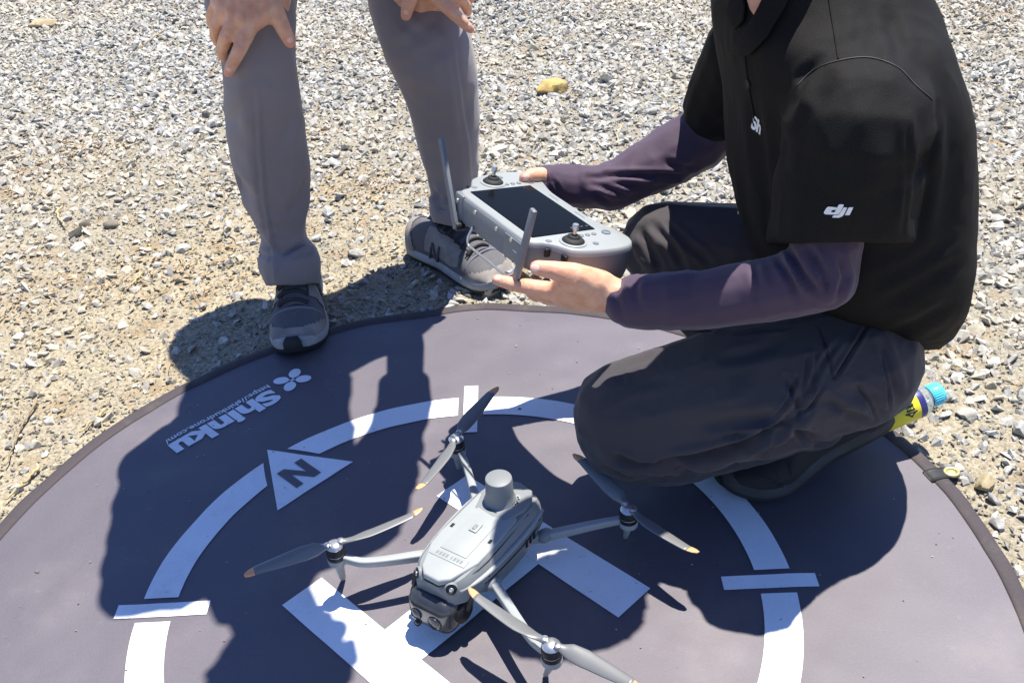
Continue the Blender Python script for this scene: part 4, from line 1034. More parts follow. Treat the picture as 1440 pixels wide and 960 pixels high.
def trouser_leg(rows, n=84, na=112, crease=0.0, seed=0):
    """rows: (photo row, left edge, right edge, distance y, depth half-width); a pressed leg from hem to hip"""
    rows = np.array(rows, float); C = []; HW = []; WD = []
    for v, l, r, y, wd in rows:
        c = P((l+r)/2, v, y); C.append(c); HW.append((r-l)/2*depth(c)/F_PX); WD.append(wd)
    return ring_leg(np.array(C), np.array(HW), np.array(WD), n, na, crease)
def ring_leg(C, HW, WD, n, na, crease):
    t = np.concatenate([[0], np.cumsum(np.linalg.norm(np.diff(C, axis=0), axis=1))]); q = np.linspace(0, t[-1], n)
    C2 = catmull(t, C, q); H2 = catmull(t, HW, q); W2 = catmull(t, WD, q); rings = []
    a = np.linspace(0, 2*math.pi, na, endpoint=False)
    for k in range(n):
        sharp = np.interp(k/n, [0, .6, .85, 1], [1.42, 1.42, 1.7, 2.0])       # pressed crease, softer above the knee
        cc, ss_ = np.cos(a - crease), np.sin(a - crease); p = np.where(ss_ < 0, sharp, 1.9)
        rad = (np.abs(cc)**p + np.abs(ss_)**p)**(-1/p); x = rad*cc; y = rad*ss_
        x, y = x*math.cos(crease) - y*math.sin(crease), x*math.sin(crease) + y*math.cos(crease)
        x = x*2/(x.max() - x.min()); x = x - (x.max() + x.min())/2; y = y*2/(y.max() - y.min())
        x = x*H2[k]; y = y*W2[k]
        Tn = (C2[min(k+1, n-1)] - C2[max(k-1, 0)]); Tn /= np.linalg.norm(Tn)
        X = RT - Tn*(RT @ Tn); X /= np.linalg.norm(X); Y = np.cross(Tn, X)
        if Y[1] < 0: Y = -Y
        # rings lie close to level; the hem rides up over the instep
        k2 = np.interp(k/n, [0, .05, .16], [1, .8, 0])
        Y = (Y*.5 + np.array([0, 1.0, 0])*.5)*(1-k2) + np.array([0, .86, -.50])*k2; Y /= np.linalg.norm(Y)
        rings.append(C2[k] + x[:, None]*X + y[:, None]*Y)
    # the hem is turned in
    r0 = rings[0]; c0 = r0.mean(0); inner = [(c0 + (r0 - c0)*.94 + [0, 0, .0005]), (c0 + (r0 - c0)*.90 + [0, 0, .03])]
    return inner[::-1] + rings

# ------------------------------------------------------------------ standing person in grey trousers, bent over with hands on knees
st_org = np.array([-.25, 1.70, 0.0]); stand = empty('person', st_org)
tag(stand, 'standing person in grey trousers and grey trainers bent forward with both hands on their knees', 'person')
V1 = [(399, 373, 447, 1.595, .060), (386, 367, 449, 1.598, .063), (372, 362, 449, 1.602, .064), (358, 361, 443, 1.608, .060), (342, 366, 431, 1.615, .055), (319, 361, 429, 1.618, .056), (294, 348, 433, 1.615, .060), (270, 337, 435, 1.612, .064),
      (235, 326, 435, 1.605, .069), (190, 318, 429, 1.595, .072), (150, 315, 422, 1.585, .074), (110, 313, 416, 1.575, .076), (75, 309, 413, 1.580, .080), (40, 300, 415, 1.61, .084), (5, 291, 417, 1.65, .088)]
V2_ = [(319, 609, 657, 1.752, .060), (308, 606, 664, 1.755, .064), (296, 604, 667, 1.76, .064), (283, 604, 667, 1.765, .060), (270, 605, 670, 1.765, .058), (250, 602, 672, 1.765, .060), (230, 598, 673, 1.765, .063), (200, 588, 674, 1.76, .068),
       (165, 579, 673, 1.755, .072), (130, 568, 671, 1.745, .074), (100, 556, 669, 1.735, .076), (70, 542, 664, 1.735, .080), (40, 530, 658, 1.76, .084), (5, 519, 652, 1.80, .088)]
mb = MB()
def leg_with_thigh(rows, hip, cr):
    rings = trouser_leg(rows, crease=cr)
    last = rings[-1]; c = last.mean(0); add = []
    for t in np.linspace(.12, 1, 12): add.append(last*(1) + (np.array(hip) - c)*t + (last - c)*(.12*t))
    return loft_vf(rings + add, False, True)
V, F = leg_with_thigh(V1, (-.350, 1.77, .86), -.22); n_leg = len(V); mb.add(V, F)
V, F = leg_with_thigh(V2_, (-.125, 1.80, .86), .50); mb.add(V, F)
mb.add(*hull_vf([((-.350, 1.74, .86), (.10, .10, .11)), ((-.105, 1.75, .86), (.115, .10, .11)), ((-.23, 1.67, .95), (.15, .10, .08))]))
me = mesh_vf(mb)
rumple(me, [((9, 9, 3), .0022, False, 40), ((26, 26, 12), .0014, True, 41)])
folds(me, [([(362, 120), (365, 200), (371, 280), (381, 340), (385, 362), (386, 400)], 2.6, -.0030), ([(637, 60), (648, 130), (657, 200), (662, 262)], 2.6, -.0030),
           ([(330, 120), (345, 112), (372, 108), (400, 118)], 6, .0035), ([(322, 240), (345, 275), (362, 285)], 7, .004), ([(405, 300), (420, 280), (432, 255)], 7, .004), ([(366, 330), (380, 318), (398, 322)], 5, .0035),
           ([(371, 346), (400, 352), (428, 345)], 4, .0035), ([(360, 362), (352, 372), (368, 384)], 5, .003),
           ([(358, 356), (372, 358), (385, 362)], 3.5, .005), ([(446, 354), (425, 356), (404, 362)], 3.5, .005), ([(368, 336), (380, 352), (386, 360)], 3, .005), ([(430, 336), (414, 350), (394, 360)], 3, .005),
           ([(318, 180), (340, 150), (362, 128)], 9, .003), ([(352, 215), (340, 190), (322, 160)], 8, .0025), ([(420, 150), (405, 170), (398, 205)], 9, .003), ([(326, 245), (340, 262), (356, 270)], 8, .004), ([(433, 240), (424, 280), (420, 300)], 8, .003),
           ([(545, 70), (575, 66), (610, 52)], 7, .004), ([(556, 98), (590, 84), (640, 60)], 8, .004), ([(566, 60), (590, 45), (612, 30)], 6, .003), ([(558, 20), (580, 45), (600, 52)], 6, .003),
           ([(575, 150), (600, 135), (640, 140)], 9, .002), ([(640, 70), (650, 120), (655, 190)], 8, .0035), ([(604, 272), (630, 280), (664, 276)], 4, .006), ([(606, 262), (618, 286), (622, 300)], 4, .004), ([(588, 205), (610, 220), (640, 225)], 8, .002)])
set_v(me, get_v(me) - st_org); finish('trousers', me, M['gtrouser'], stand)
# one body, skin all the way: legs, hips, torso, head, arms and both hands
fx = lambda px, py, y, r: (P(px, py, y), r)
mb = MB()
RSH, LSH = np.array([-.308, 1.175, 1.07]), np.array([-.03, 1.25, 1.07]); REL, LEL = np.array([-.415, 1.37, .79]), np.array([-.035, 1.46, .79])
RWR, LWR = P(346, -46, 1.545), P(614, -78, 1.70)
hand_balls(mb, (RWR, (.026, .020, .024)), [P(354, 34, 1.497), P(335, 24, 1.495), P(319, 14, 1.505), P(308, 2, 1.52)],
           [[fx(354, 34, 1.497, .0125), fx(337, 70, 1.480, .0108), fx(327, 90, 1.484, .0094), fx(321, 102, 1.490, .0080)],
            [fx(335, 24, 1.495, .0125), fx(318, 52, 1.492, .0110), fx(312, 70, 1.510, .0096), fx(314, 80, 1.522, .0085)],
            [fx(319, 14, 1.505, .0120), fx(304, 36, 1.515, .0106), fx(303, 52, 1.535, .0092), fx(307, 60, 1.55, .0082)],
            [fx(308, 2, 1.52, .0112), fx(298, 22, 1.540, .0096), fx(298, 34, 1.56, .0084), fx(302, 42, 1.575, .0075)]],
           [fx(366, -14, 1.525, .017), fx(386, 14, 1.510, .0140), fx(399, 42, 1.506, .0118), fx(408, 60, 1.512, .0092)], rm=.0135)
hand_balls(mb, (LWR, (.026, .020, .024)), [P(603, -14, 1.665), P(621, -26, 1.66), P(634, -38, 1.668), P(643, -52, 1.68)],
           [[fx(603, -14, 1.665, .0125), fx(632, 14, 1.650, .0112), fx(651, 32, 1.652, .0098), fx(661, 41, 1.66, .0080)],
            [fx(621, -26, 1.66, .0125), fx(646, -4, 1.66, .0110), fx(655, 8, 1.675, .0096), fx(658, 16, 1.69, .0084)],
            [fx(634, -38, 1.668, .0120), fx(655, -20, 1.68, .0106), fx(661, -8, 1.70, .0092), fx(661, 0, 1.712, .0082)],
            [fx(643, -52, 1.68, .0112), fx(660, -36, 1.70, .0096), fx(663, -24, 1.72, .0084), fx(662, -16, 1.73, .0075)]],
           [fx(592, -46, 1.685, .017), fx(582, -18, 1.672, .0140), fx(574, 8, 1.668, .0118), fx(571, 22, 1.672, .0096)], rm=.0135)
chain(mb, [(RWR, .025), (RWR*.6 + REL*.4, .034), (REL, .030), (REL*.5+RSH*.5, .036), (RSH, .046)])
chain(mb, [(LWR, .025), (LWR*.6 + LEL*.4, .034), (LEL, .030), (LEL*.5+LSH*.5, .036), (LSH, .046)])
mb.add(*hull_vf([((-.33, 1.74, .87), .075), ((-.13, 1.76, .87), .075), ((-.23, 1.66, .98), (.11, .08, .07))]))
mb.add(*hull_vf([((-.23, 1.66, .98), (.11, .08, .07)), ((-.22, 1.42, 1.07), (.11, .10, .08)), ((-.18, 1.25, 1.09), (.12, .07, .075))]))
mb.add(*hull_vf([(RSH, .046), (LSH, .046), ((-.18, 1.25, 1.09), (.09, .07, .075))]))
chain(mb, [((-.16, 1.19, 1.11), .058), ((-.11, 1.10, 1.125), .055)])
q_, R_ = head_balls(mb, (-.09, 1.035, 1.13), (.05, -.75, -.66), (0, -.66, .75))
for rows, hip, ft in ((V1, (-.34, 1.77, .86), (.415, 1)), (V2_, (-.13, 1.80, .86), (.5, 1))):
    k0 = P((rows[9][1]+rows[9][2])/2, rows[9][0], rows[9][3]); an = P((rows[0][1]+rows[0][2])/2, rows[0][0], rows[0][3]+.01)
    kn = P((rows[-3][1]+rows[-3][2])/2, rows[-3][0], rows[-3][3]+.005)
    chain(mb, [(np.array(hip), .085), (kn, .052), (k0, .050), (k0*.5+an*.5, .028), (an + [0, .012, 0], .020), (np.array([an[0], an[1]+.015, .050]), .016), (np.array([an[0], an[1]-.008, .045]), .013)])
me = remesh(mb, .0032, 5)
folds(me, [([(333, 62), (340, 66), (346, 70)], 2, .0010), ([(331, 66), (337, 71), (343, 75)], 2, .0010), ([(321, 88), (327, 91), (333, 94)], 1.6, .0008), ([(312, 47), (319, 51), (325, 55)], 1.8, .0010), ([(396, 40), (402, 38), (406, 36)], 1.8, .0009), ([(393, 36), (399, 34), (403, 32)], 1.8, .0009),
           ([(330, 40), (328, 20), (332, 0)], 5, .0022), ([(346, 40), (346, 20), (350, 0)], 5, .0022), ([(318, 28), (314, 12), (318, -8)], 4, .0018), ([(370, 28), (376, 10), (372, -10)], 6, -.002)])
set_v(me, get_v(me) - st_org); body = finish('body', me, M['skin'], stand)
head_extras(q_, R_, stand, st_org)
def flush(me, org, pts):
    V = get_v(me) + org; f = np.zeros(len(V))
    for p, r, a in pts: f = np.maximum(f, a*np.exp(-(np.linalg.norm(V - p, axis=1)/r)**2))
    at = me.attributes.new('flush', 'FLOAT', 'POINT'); at.data.foreach_set('value', f.astype(np.float32))
FT = [(322, 102, 1.49), (408, 60, 1.51), (314, 80, 1.522), (307, 60, 1.55), (661, 41, 1.66), (571, 22, 1.672), (658, 16, 1.69)]; KN = [(337, 70, 1.48), (354, 34, 1.497), (318, 52, 1.492), (335, 24, 1.495), (399, 42, 1.506), (632, 14, 1.65), (319, 14, 1.505), (304, 36, 1.515)]
flush(body.data, st_org, [(P(*t), .014, .75) for t in FT] + [(P(*t), .010, .38) for t in KN])
STAND_BVH = bvh_of(me, st_org)
# work shirt, sleeves to the elbow
mb = MB()
mb.add(*hull_vf([((-.345, 1.74, .885), .110), ((-.10, 1.755, .885), .125), ((-.235, 1.66, .985), (.145, .115, .105))]))
mb.add(*hull_vf([((-.235, 1.66, .985), (.135, .115, .105)), ((-.225, 1.43, 1.075), (.135, .125, .110)), ((-.18, 1.25, 1.095), (.150, .085, .095))]))
mb.add(*hull_vf([(RSH, .062), (LSH, .062), ((-.18, 1.25, 1.095), (.12, .085, .095))]))
for w_, e_, s_ in ((RWR, REL, RSH), (LWR, LEL, LSH)): chain(mb, [(w_*.25+e_*.75, .042), (e_, .044), (e_*.5+s_*.5, .052), (s_, .062)])
chain(mb, [((-.165, 1.20, 1.11), .072), ((-.145, 1.165, 1.12), .068)])
me = remesh(mb, .007, 5); rumple(me, [((14, 14, 14), .006, True, 50), ((5, 5, 5), .006, False, 51)]); set_v(me, get_v(me) - st_org); finish('work_shirt', me, M['shirt'], stand)
# trainers
shoe(stand, tuple(G(417, 503)[:2] + np.array([0, .002])), (-.395, 1.75), GREY_SHOE, st_org, z0=.0005)
shoe(stand, tuple(G(712, 408)[:2]), tuple(G(598, 352)[:2]), GREY_SHOE, st_org, z0=-.004)

# ------------------------------------------------------------------ kneeling person in a black polo
kn_org = np.array([.36, 1.08, 0.0]); kneel = empty('person', kn_org)
tag(kneel, 'crouching person in black polo and dark trousers holding the controller in both hands', 'person')
# trousers
mb = MB()
HIPN, HIPF = P(1196, 515, 1.065), P(1190, 478, 1.21)
mb.add(*hull_vf([ball(1200, 512, 1.065, 94), ball(1040, 552, 1.045, 102)])); mb.add(*hull_vf([ball(1040, 552, 1.045, 102), ball(887, 586, 1.065, 83)]))
mb.add(*hull_vf([ball(888, 598, 1.070, 82), ball(960, 618, 1.085, 64)])); mb.add(*hull_vf([ball(960, 618, 1.085, 62), ball(1080, 600, 1.09, 50), ball(1150, 590, 1.095, 42)]))
mb.add(*hull_vf([ball(1200, 512, 1.065, 94), (HIPF, .105), ball(1226, 494, 1.14, 66), ball(1205, 450, 1.14, 90)])); mb.add(*hull_vf([ball(1210, 545, 1.10, 55), ball(1222, 518, 1.14, 62)]))
mb.add(*hull_vf([(HIPF, .10), ball(1060, 355, 1.29, 66)])); mb.add(*hull_vf([ball(1060, 358, 1.29, 70), ball(934, 345, 1.33, 63)]))
FKN = P(934, 345, 1.33); FAN = np.array([.335, 1.330, .085])
mb.add(*hull_vf([(FKN, .062), (FKN*.5 + FAN*.5, .062)])); mb.add(*hull_vf([(FKN*.5 + FAN*.5, .062), (FAN, .052)]))
me = remesh(mb, .0024, 16)
rumple(me, [((7, 7, 7), .003, False, 60), ((14, 22, 22), .0010, True, 61), ((60, 60, 60), .0004, True, 62)])
folds(me, [([(1110, 592), (1085, 606), (1040, 626), (985, 640), (930, 650)], 6, .016), ([(1112, 600), (1130, 612), (1148, 616)], 6, .007), ([(1100, 590), (1120, 575), (1135, 545)], 6, .005), ([(1104, 592), (1128, 584), (1150, 560)], 6, .004),
           ([(862, 640), (900, 655), (940, 652)], 5, .010), ([(936, 654), (985, 657), (1036, 652)], 3, .008), ([(1108, 594), (1070, 603), (1020, 612)], 2.6, .005), ([(1106, 600), (1080, 622), (1050, 640)], 2.6, .005), ([(1116, 588), (1142, 570), (1156, 545)], 2.4, .004), ([(1112, 604), (1140, 622), (1170, 622)], 2.4, .004), ([(1090, 585), (1110, 560), (1118, 530)], 2.4, .0035), ([(850, 655), (885, 668), (925, 664)], 2.6, .005), ([(1240, 500), (1248, 540), (1250, 575)], 2.4, .004), ([(1205, 540), (1222, 565), (1232, 590)], 2.4, .0035), ([(960, 462), (1040, 470), (1110, 460)], 3, .0025), ([(870, 668), (920, 672), (970, 664)], 6, .004), ([(1060, 640), (1090, 628), (1140, 606)], 6, .006),
           ([(1224, 452), (1200, 490), (1174, 532)], 2.6, .004), ([(1172, 532), (1166, 500), (1150, 455)], 2.6, .003), ([(1238, 480), (1252, 520), (1262, 556)], 6, .005), ([(1195, 545), (1225, 560), (1240, 590)], 8, .004),
           ([(1140, 540), (1146, 520), (1150, 490)], 3, .0025), ([(1128, 548), (1133, 528), (1136, 500)], 3, .0025), ([(1000, 505), (1050, 500), (1100, 480)], 8, .003), ([(840, 560), (880, 540), (930, 530)], 9, .003), ([(1180, 480), (1156, 510), (1140, 545)], 4, .003), ([(1104, 530), (1120, 560), (1126, 584)], 4, .004), ([(1160, 560), (1190, 580), (1225, 590)], 6, .006), ([(980, 600), (1040, 590), (1096, 588)], 8, .005),
           ([(905, 385), (890, 365), (880, 340)], 5, .004), ([(930, 380), (915, 350), (900, 325)], 5, .0045), ([(962, 375), (945, 345), (918, 315)], 5, .0045), ([(1000, 370), (970, 345), (940, 318)], 5, .004)])
bt = bvh_of(me); set_v(me, get_v(me) - kn_org); trs = finish('trousers', me, M['dtrouser'], kneel)
pk = MB(); pk.add(*strip_on(bt, [(1226, 450), (1205, 485), (1174, 534)], .0006)); pk.add(*strip_on(bt, [(1172, 534), (1165, 505), (1152, 470)], .0004))
pk.build('pocket_seam', M['dtrouser'], trs, origin=kn_org)
# body: one continuous figure
mb = MB()
NSH, FSH = P(1206, 175, 1.03), P(1048, 75, 1.31); NEL, FEL = P(1156, 392, .965), P(1000, 182, 1.395); NWR, FWR = P(848, 410, 1.062), P(776, 256, 1.335)
hand_balls(mb, (NWR, (.021, .022, .028)), [P(784, 411, 1.072), P(790, 417, 1.092), P(798, 421, 1.112), P(808, 424, 1.130)],
           [[fx(784, 411, 1.072, .0125), fx(748, 404, 1.080, .0108), fx(720, 399, 1.090, .0094), fx(699, 393.5, 1.098, .0078)],
            [fx(790, 417, 1.092, .0125), fx(752, 412, 1.108, .0108), fx(738, 400, 1.128, .0094), fx(738, 392, 1.150, .0080)],
            [fx(798, 421, 1.112, .0120), fx(768, 418, 1.135, .0104), fx(752, 402, 1.155, .0090), fx(752, 392, 1.175, .0080)],
            [fx(808, 424, 1.130, .0110), fx(784, 420, 1.150, .0094), fx(770, 406, 1.168, .0082), fx(768, 396, 1.182, .0072)]],
           [fx(832, 398, 1.060, .0190), fx(806, 387, 1.052, .0158), fx(778, 380, 1.050, .0116), fx(755, 376.5, 1.052, .0098)], rm=.0130)
mb.add(*hull_vf([(NWR, (.021, .022, .028)), fx(808, 402, 1.066, .021), fx(800, 414, 1.085, .018)]))
CL = lambda u, v, n: CO + CR @ np.array([u, v, n])
cl = lambda u, v, n, r: (CL(u, v, n), r)
hand_balls(mb, (FWR, (.018, .020, .018)), [CL(-.132, .052, -.040), CL(-.130, .034, -.046), CL(-.128, .016, -.048), CL(-.124, .000, -.046)],
           [[cl(-.132, .052, -.040, .012), cl(-.104, .040, -.056, .0105), cl(-.082, .036, -.052, .009)], [cl(-.130, .034, -.046, .012), cl(-.100, .020, -.058, .0105), cl(-.078, .016, -.054, .009)],
            [cl(-.128, .016, -.048, .0118), cl(-.100, .002, -.058, .010), cl(-.080, -.002, -.054, .0088)], [cl(-.124, .000, -.046, .0108), cl(-.100, -.014, -.056, .0092), cl(-.084, -.018, -.052, .008)]],
           [fx(772, 252, 1.330, .014), fx(760, 246.5, 1.322, .0122), fx(748, 247, 1.314, .0108), fx(738, 250.5, 1.308, .0092)], rm=.012)
chain(mb, [(NWR, .023), fx(875, 420, 1.056, .023), fx(915, 424, 1.04, .024), fx(985, 421, 1.02, .025), fx(1070, 408, .99, .026), fx(1150, 388, .968, .026), (NEL*.5+NSH*.5, .030), (NSH, .034)])
chain(mb, [(FWR, .017), fx(800, 262, 1.341, .017), fx(860, 262, 1.356, .020), fx(930, 226, 1.381, .024), fx(985, 195, 1.396, .024), (FEL*.5+FSH*.5, .030), (FSH, .034)])
PELV = P(1212, 488, 1.13); CH = P(1190, 180, 1.16); NK = P(1110, -20, 1.17)
mb.add(*hull_vf([(PELV, (.05, .07, .05)), (CH, (.06, .10, .08))])); mb.add(*hull_vf([(CH, (.08, .12, .10)), (NSH, .034), (FSH, .034), (P(1150, 20, 1.17), .045)]))
chain(mb, [(P(1160, -20, 1.16), .058), (P(1110, -85, 1.14), .053)])
HC = np.array([.205, 1.055, .860]); q2, R2 = head_balls(mb, HC, (-.78, -.02, -.63), (-.62, 0, .78))
chain(mb, [(P(1110, -85, 1.14), .053), (HC - np.array([-.02, 0, .02]), .055)])
for h, kk, an, r in ((HIPN, P(895, 590, 1.068), np.array([.425, 1.10, .105]), 1), (HIPF, FKN, FAN, 1)):
    chain(mb, [(h, .050), (kk, .045), (an, .032)])
chain(mb, [(np.array([.425, 1.10, .105]), .030), (np.array([.34, 1.08, .03]), .022)]); chain(mb, [(FAN, .03), (np.array([.28, 1.33, .04]), .018)])
me = remesh(mb, .0032, 5)
folds(me, [([(776, 377), (775, 383), (774, 388)], 1.6, .0010), ([(781, 377), (780, 383), (779, 388)], 1.6, .0010), ([(785, 396), (800, 402), (812, 410)], 3, .0025), ([(746, 400), (747, 406), (748, 411)], 1.6, .0009), ([(719, 395), (720, 400), (721, 404)], 1.6, .0008)])
set_v(me, get_v(me) - kn_org); body_k = finish('body', me, M['skin'], kneel)
head_extras(q2, R2, kneel, kn_org)
def nails(bvh, spots, parent, org):
    for px, py, qx, qy, rl, rw in spots:          # centre pixel, a pixel further along the finger, half length, half width
        h, n = cast(bvh, px, py)
        if h is None: continue
        a = P(qx, qy, h[1]) - h; a = a - n*(a @ n); a /= np.linalg.norm(a); b = np.cross(n, a)
        V, F = sph_vf((0, 0, 0), (1, 1, 1)); W = h - n*.0012 + V[:, :1]*a*rl + V[:, 1:2]*b*rw + V[:, 2:]*n*.0020
        MB().add(W, F).build('finger_nail', M['nail'], parent, origin=org)
flush(body_k.data, kn_org, [(P(*t), .014, .8) for t in ((755, 376, 1.052), (699, 393, 1.098), (738, 250, 1.308), (738, 400, 1.13))] + [(P(*t), .012, .45) for t in ((778, 380, 1.05), (784, 411, 1.072), (748, 404, 1.08), (748, 247, 1.314))])
bb_ = bvh_of(body_k.data, kn_org)
nails(STAND_BVH, [(322, 99, 319, 108, .0052, .0044), (408, 57, 412, 66, .0058, .0048), (660, 37, 667, 44, .0052, .0044), (571, 18, 570, 28, .0055, .0046)], body, st_org)
nails(bb_, [(752, 377, 742, 376, .0062, .0052), (699, 391.5, 691, 391, .0050, .0042), (740, 249, 732, 251, .0055, .0046)], body_k, kn_org)
# undershirt sleeves
def sleeve(path, name, seed, fl):
    mb = MB(); chain(mb, path); me = remesh(mb, .0035, 5)
    rumple(me, [((30, 22, 22), .0022, True, seed), ((12, 12, 12), .002, False, seed+1)]); folds(me, fl)
    # end clean at the cuff
    set_v(me, get_v(me) - kn_org); return finish(name, me, M['purple'], kneel)
sleeve([ball(1168, 318, .992, 46), ball(1152, 388, .972, 53), ball(1070, 408, .99, 45), ball(985, 421, 1.02, 42), ball(915, 424, 1.04, 40), ball(884, 423, 1.052, 37)], 'sleeve', 80,
       [([(1110, 352), (1128, 385), (1150, 412)], 5, .006), ([(1092, 362), (1112, 392), (1122, 420)], 5, .004), ([(1140, 350), (1158, 385), (1166, 415)], 5, .005), ([(1060, 372), (1066, 400), (1060, 430)], 6, .003), ([(872, 388), (866, 420), (876, 452)], 5, .003), ([(900, 388), (893, 405), (896, 430)], 5, .0025), ([(1180, 360), (1188, 390), (1176, 425)], 5, .004)])
sleeve([ball(1012, 168, 1.39, 44), ball(985, 195, 1.395, 44), ball(930, 226, 1.38, 42), ball(860, 262, 1.355, 33), ball(800, 261, 1.34, 28), ball(778, 257, 1.334, 25), ball(768, 256, 1.330, 24)], 'sleeve', 84,
       [([(826, 248), (900, 247), (972, 247)], 4, .006), ([(826, 252), (870, 258), (904, 262)], 4, .005), ([(826, 258), (860, 266), (876, 272)], 4, .005), ([(836, 272), (850, 280), (856, 285)], 4, .004), ([(936, 228), (955, 235), (975, 238)], 5, .004), ([(774, 250), (782, 262), (786, 272)], 3, .003), ([(764, 248), (772, 260), (780, 275)], 3, .003)])
# polo shirt
rows = [(484, 1222, 1296, 1.15, .085), (466, 1180, 1310, 1.14, .120), (435, 1130, 1322, 1.135, .145), (400, 1094, 1331, 1.13, .158), (350, 1066, 1335, 1.13, .162), (300, 1050, 1337, 1.135, .165), (250, 1042, 1338, 1.14, .168), (200, 1038, 1333, 1.145, .172),
        (150, 1034, 1326, 1.15, .178), (100, 1026, 1316, 1.155, .182), (60, 1020, 1306, 1.16, .180), (20, 1018, 1294, 1.168, .168), (-20, 1022, 1284, 1.185, .138), (-58, 1032, 1264, 1.19, .112), (-90, 1052, 1236, 1.19, .090), (-112, 1085, 1195, 1.18, .065)]
C = []; rings = []
rr = np.array(rows, float); qv = np.linspace(484, -112, 54); vals = catmull(-rr[:, 0], rr[:, 1:], -qv)
a = np.linspace(0, 2*math.pi, 60, endpoint=False)
for v, (l, r, y, wd) in zip(qv, vals):
    c = P((l+r)/2, v, y); hw = (r-l)/2*depth(c)/F_PX
    x = np.sign(np.cos(a))*np.abs(np.cos(a))**.85*hw; yy = np.sign(np.sin(a))*np.abs(np.sin(a))**.85*wd
    rings.append(c + x[:, None]*RT + yy[:, None]*np.array([-.10, np.interp(v, [300, 480], [.98, .84]), np.interp(v, [300, 480], [.03, -.48])]))
mb = MB().add(*loft_vf(rings))
sl = [(205, 1112, 1290, 1.006, .064), (240, 1098, 1290, 1.000, .074), (280, 1094, 1281, 1.000, .076), (325, 1090, 1271, 1.002, .075), (341, 1089, 1267, 1.003, .074)]
rr = np.array(sl, float); qv = np.linspace(205, 341, 34); vals = catmull(rr[:, 0], rr[:, 1:], qv); rings = []
for v, (l, r, y, wd) in zip(qv, vals):
    c = P((l+r)/2, v, y); hw = (r-l)/2*depth(c)/F_PX
    pw = np.interp(v, [205, 250, 341], [1, .9, .62]); x = np.sign(np.cos(a))*np.abs(np.cos(a))**pw*hw; yy = np.sign(np.sin(a))*np.abs(np.sin(a))**pw*wd; rings.append(c + x[:, None]*RT + yy[:, None]*np.array([0, .93, np.interp(v, [205, 260, 341], [.05, -.2, -.52])]))
mb.add(*loft_vf(rings)); DEL = P(1204, 178, 1.000); kd = depth(DEL)/F_PX
mb.add(*hull_vf([(DEL, (101*kd, .078, 97*kd)), (P(1204, 58, 1.12), (.085, .075, .052))]))
mb.add(*hull_vf([(DEL, (96*kd, .072, 80*kd)), (P(1196, 220, .998), (98*kd, .074, .06))]))
chain(mb, [ball(1040, 70, 1.30, 48), ball(1020, 120, 1.35, 50), ball(1010, 152, 1.38, 52)])
me = remesh(mb, .004, 3)
rumple(me, [((8, 8, 5), .0036, False, 90), ((16, 16, 10), .0018, True, 91), ((40, 40, 28), .0007, True, 92)])
folds(me, [([(1274, 150), (1277, 220), (1270, 335)], 4, .0022), ([(1300, 150), (1300, 240), (1280, 340)], 12, .004), ([(1330, 100), (1338, 220), (1330, 330)], 14, .004),
           ([(1240, 430), (1290, 400), (1345, 370)], 10, .004), ([(1230, 400), (1280, 380), (1330, 340)], 10, .003), ([(1250, 470), (1290, 455), (1335, 430)], 8, .004), ([(1170, 120), (1140, 160), (1120, 220)], 12, .003), ([(1060, 140), (1070, 220), (1080, 320)], 8, .004),
           ([(1250, 20), (1262, 60), (1268, 84)], 10, .003), ([(1210, 10), (1212, 40), (1206, 70)], 10, .002), ([(1318, 150), (1312, 190), (1285, 260)], 7, .003), ([(1150, 85), (1130, 110), (1110, 160)], 7, .004)])
bp = bvh_of(me); set_v(me, get_v(me) - kn_org); polo = finish('polo_shirt', me, M['polo'], kneel)
MB().add(*strip_on(bp, [(1120, 122), (1146, 98), (1184, 85), (1225, 82), (1263, 96), (1288, 121), (1311, 140)], .0008, n=60)).build('sleeve_seam', M['poloseam_lit'], polo, origin=kn_org)
MB().add(*strip_on(bp, [(1163, -20), (1166, 2), (1172, 40), (1179, 84)], .0009, n=40)).build('shoulder_seam', M['polo'], polo, origin=kn_org)
# the white mark on the sleeve and the letters on the chest lie on the cloth
def mark_on(bvh, shapes, px, py, wpx, name, slant=0.0, rot=0.0):
    h, n = cast(bvh, px, py)
    x = RT - n*(RT @ n); x /= np.linalg.norm(x); y = np.cross(n, x)
    if y @ UP < 0: y = -y
    w = wpx*depth(h)/F_PX/max(abs(x @ RT), .75); mb = MB()
    for V, F in shapes:
        V = V.copy(); c, s = math.cos(rot), math.sin(rot)
        Q = V[:, :2]*w; Q = np.stack([Q[:, 0]*c - Q[:, 1]*s, Q[:, 0]*s + Q[:, 1]*c], 1)
        W = h + Q[:, :1]*x + Q[:, 1:]*y; out = []
        for p, z in zip(W, V[:, 2]):
            loc, nn, i, dd = bvh.ray_cast(Vector(p + n*.03), Vector(-n))
            out.append((np.array(loc) if loc is not None else p) + n*(.0009 + z))
        mb.add(np.array(out), F)
    mb.build(name, M['whitep'], polo, smooth=False, origin=kn_org)
def shp(p): return prism_vf(p, 0, .0004)
sk = lambda pts: [((x - 545)/720, -(y - 500)/720) for x, y in pts]
dji = [shp(sk([(520, 325), (560, 302), (640, 302), (652, 325), (600, 530), (575, 580), (520, 612), (400, 628), (250, 648), (200, 640), (190, 600), (230, 470), (265, 425), (320, 410), (492, 405), (482, 470), (420, 485), (385, 500), (362, 545), (385, 562), (440, 556), (462, 540)])),
       shp(sk([(660, 385), (752, 380), (700, 590), (670, 650), (590, 698), (430, 710), (418, 700), (450, 640), (540, 628), (590, 590)])), shp(sk([(790, 372), (890, 366), (900, 378), (850, 590), (830, 606), (728, 606)]))]
mark_on(bp, dji, 1179, 296, 37, 'sleeve_mark')
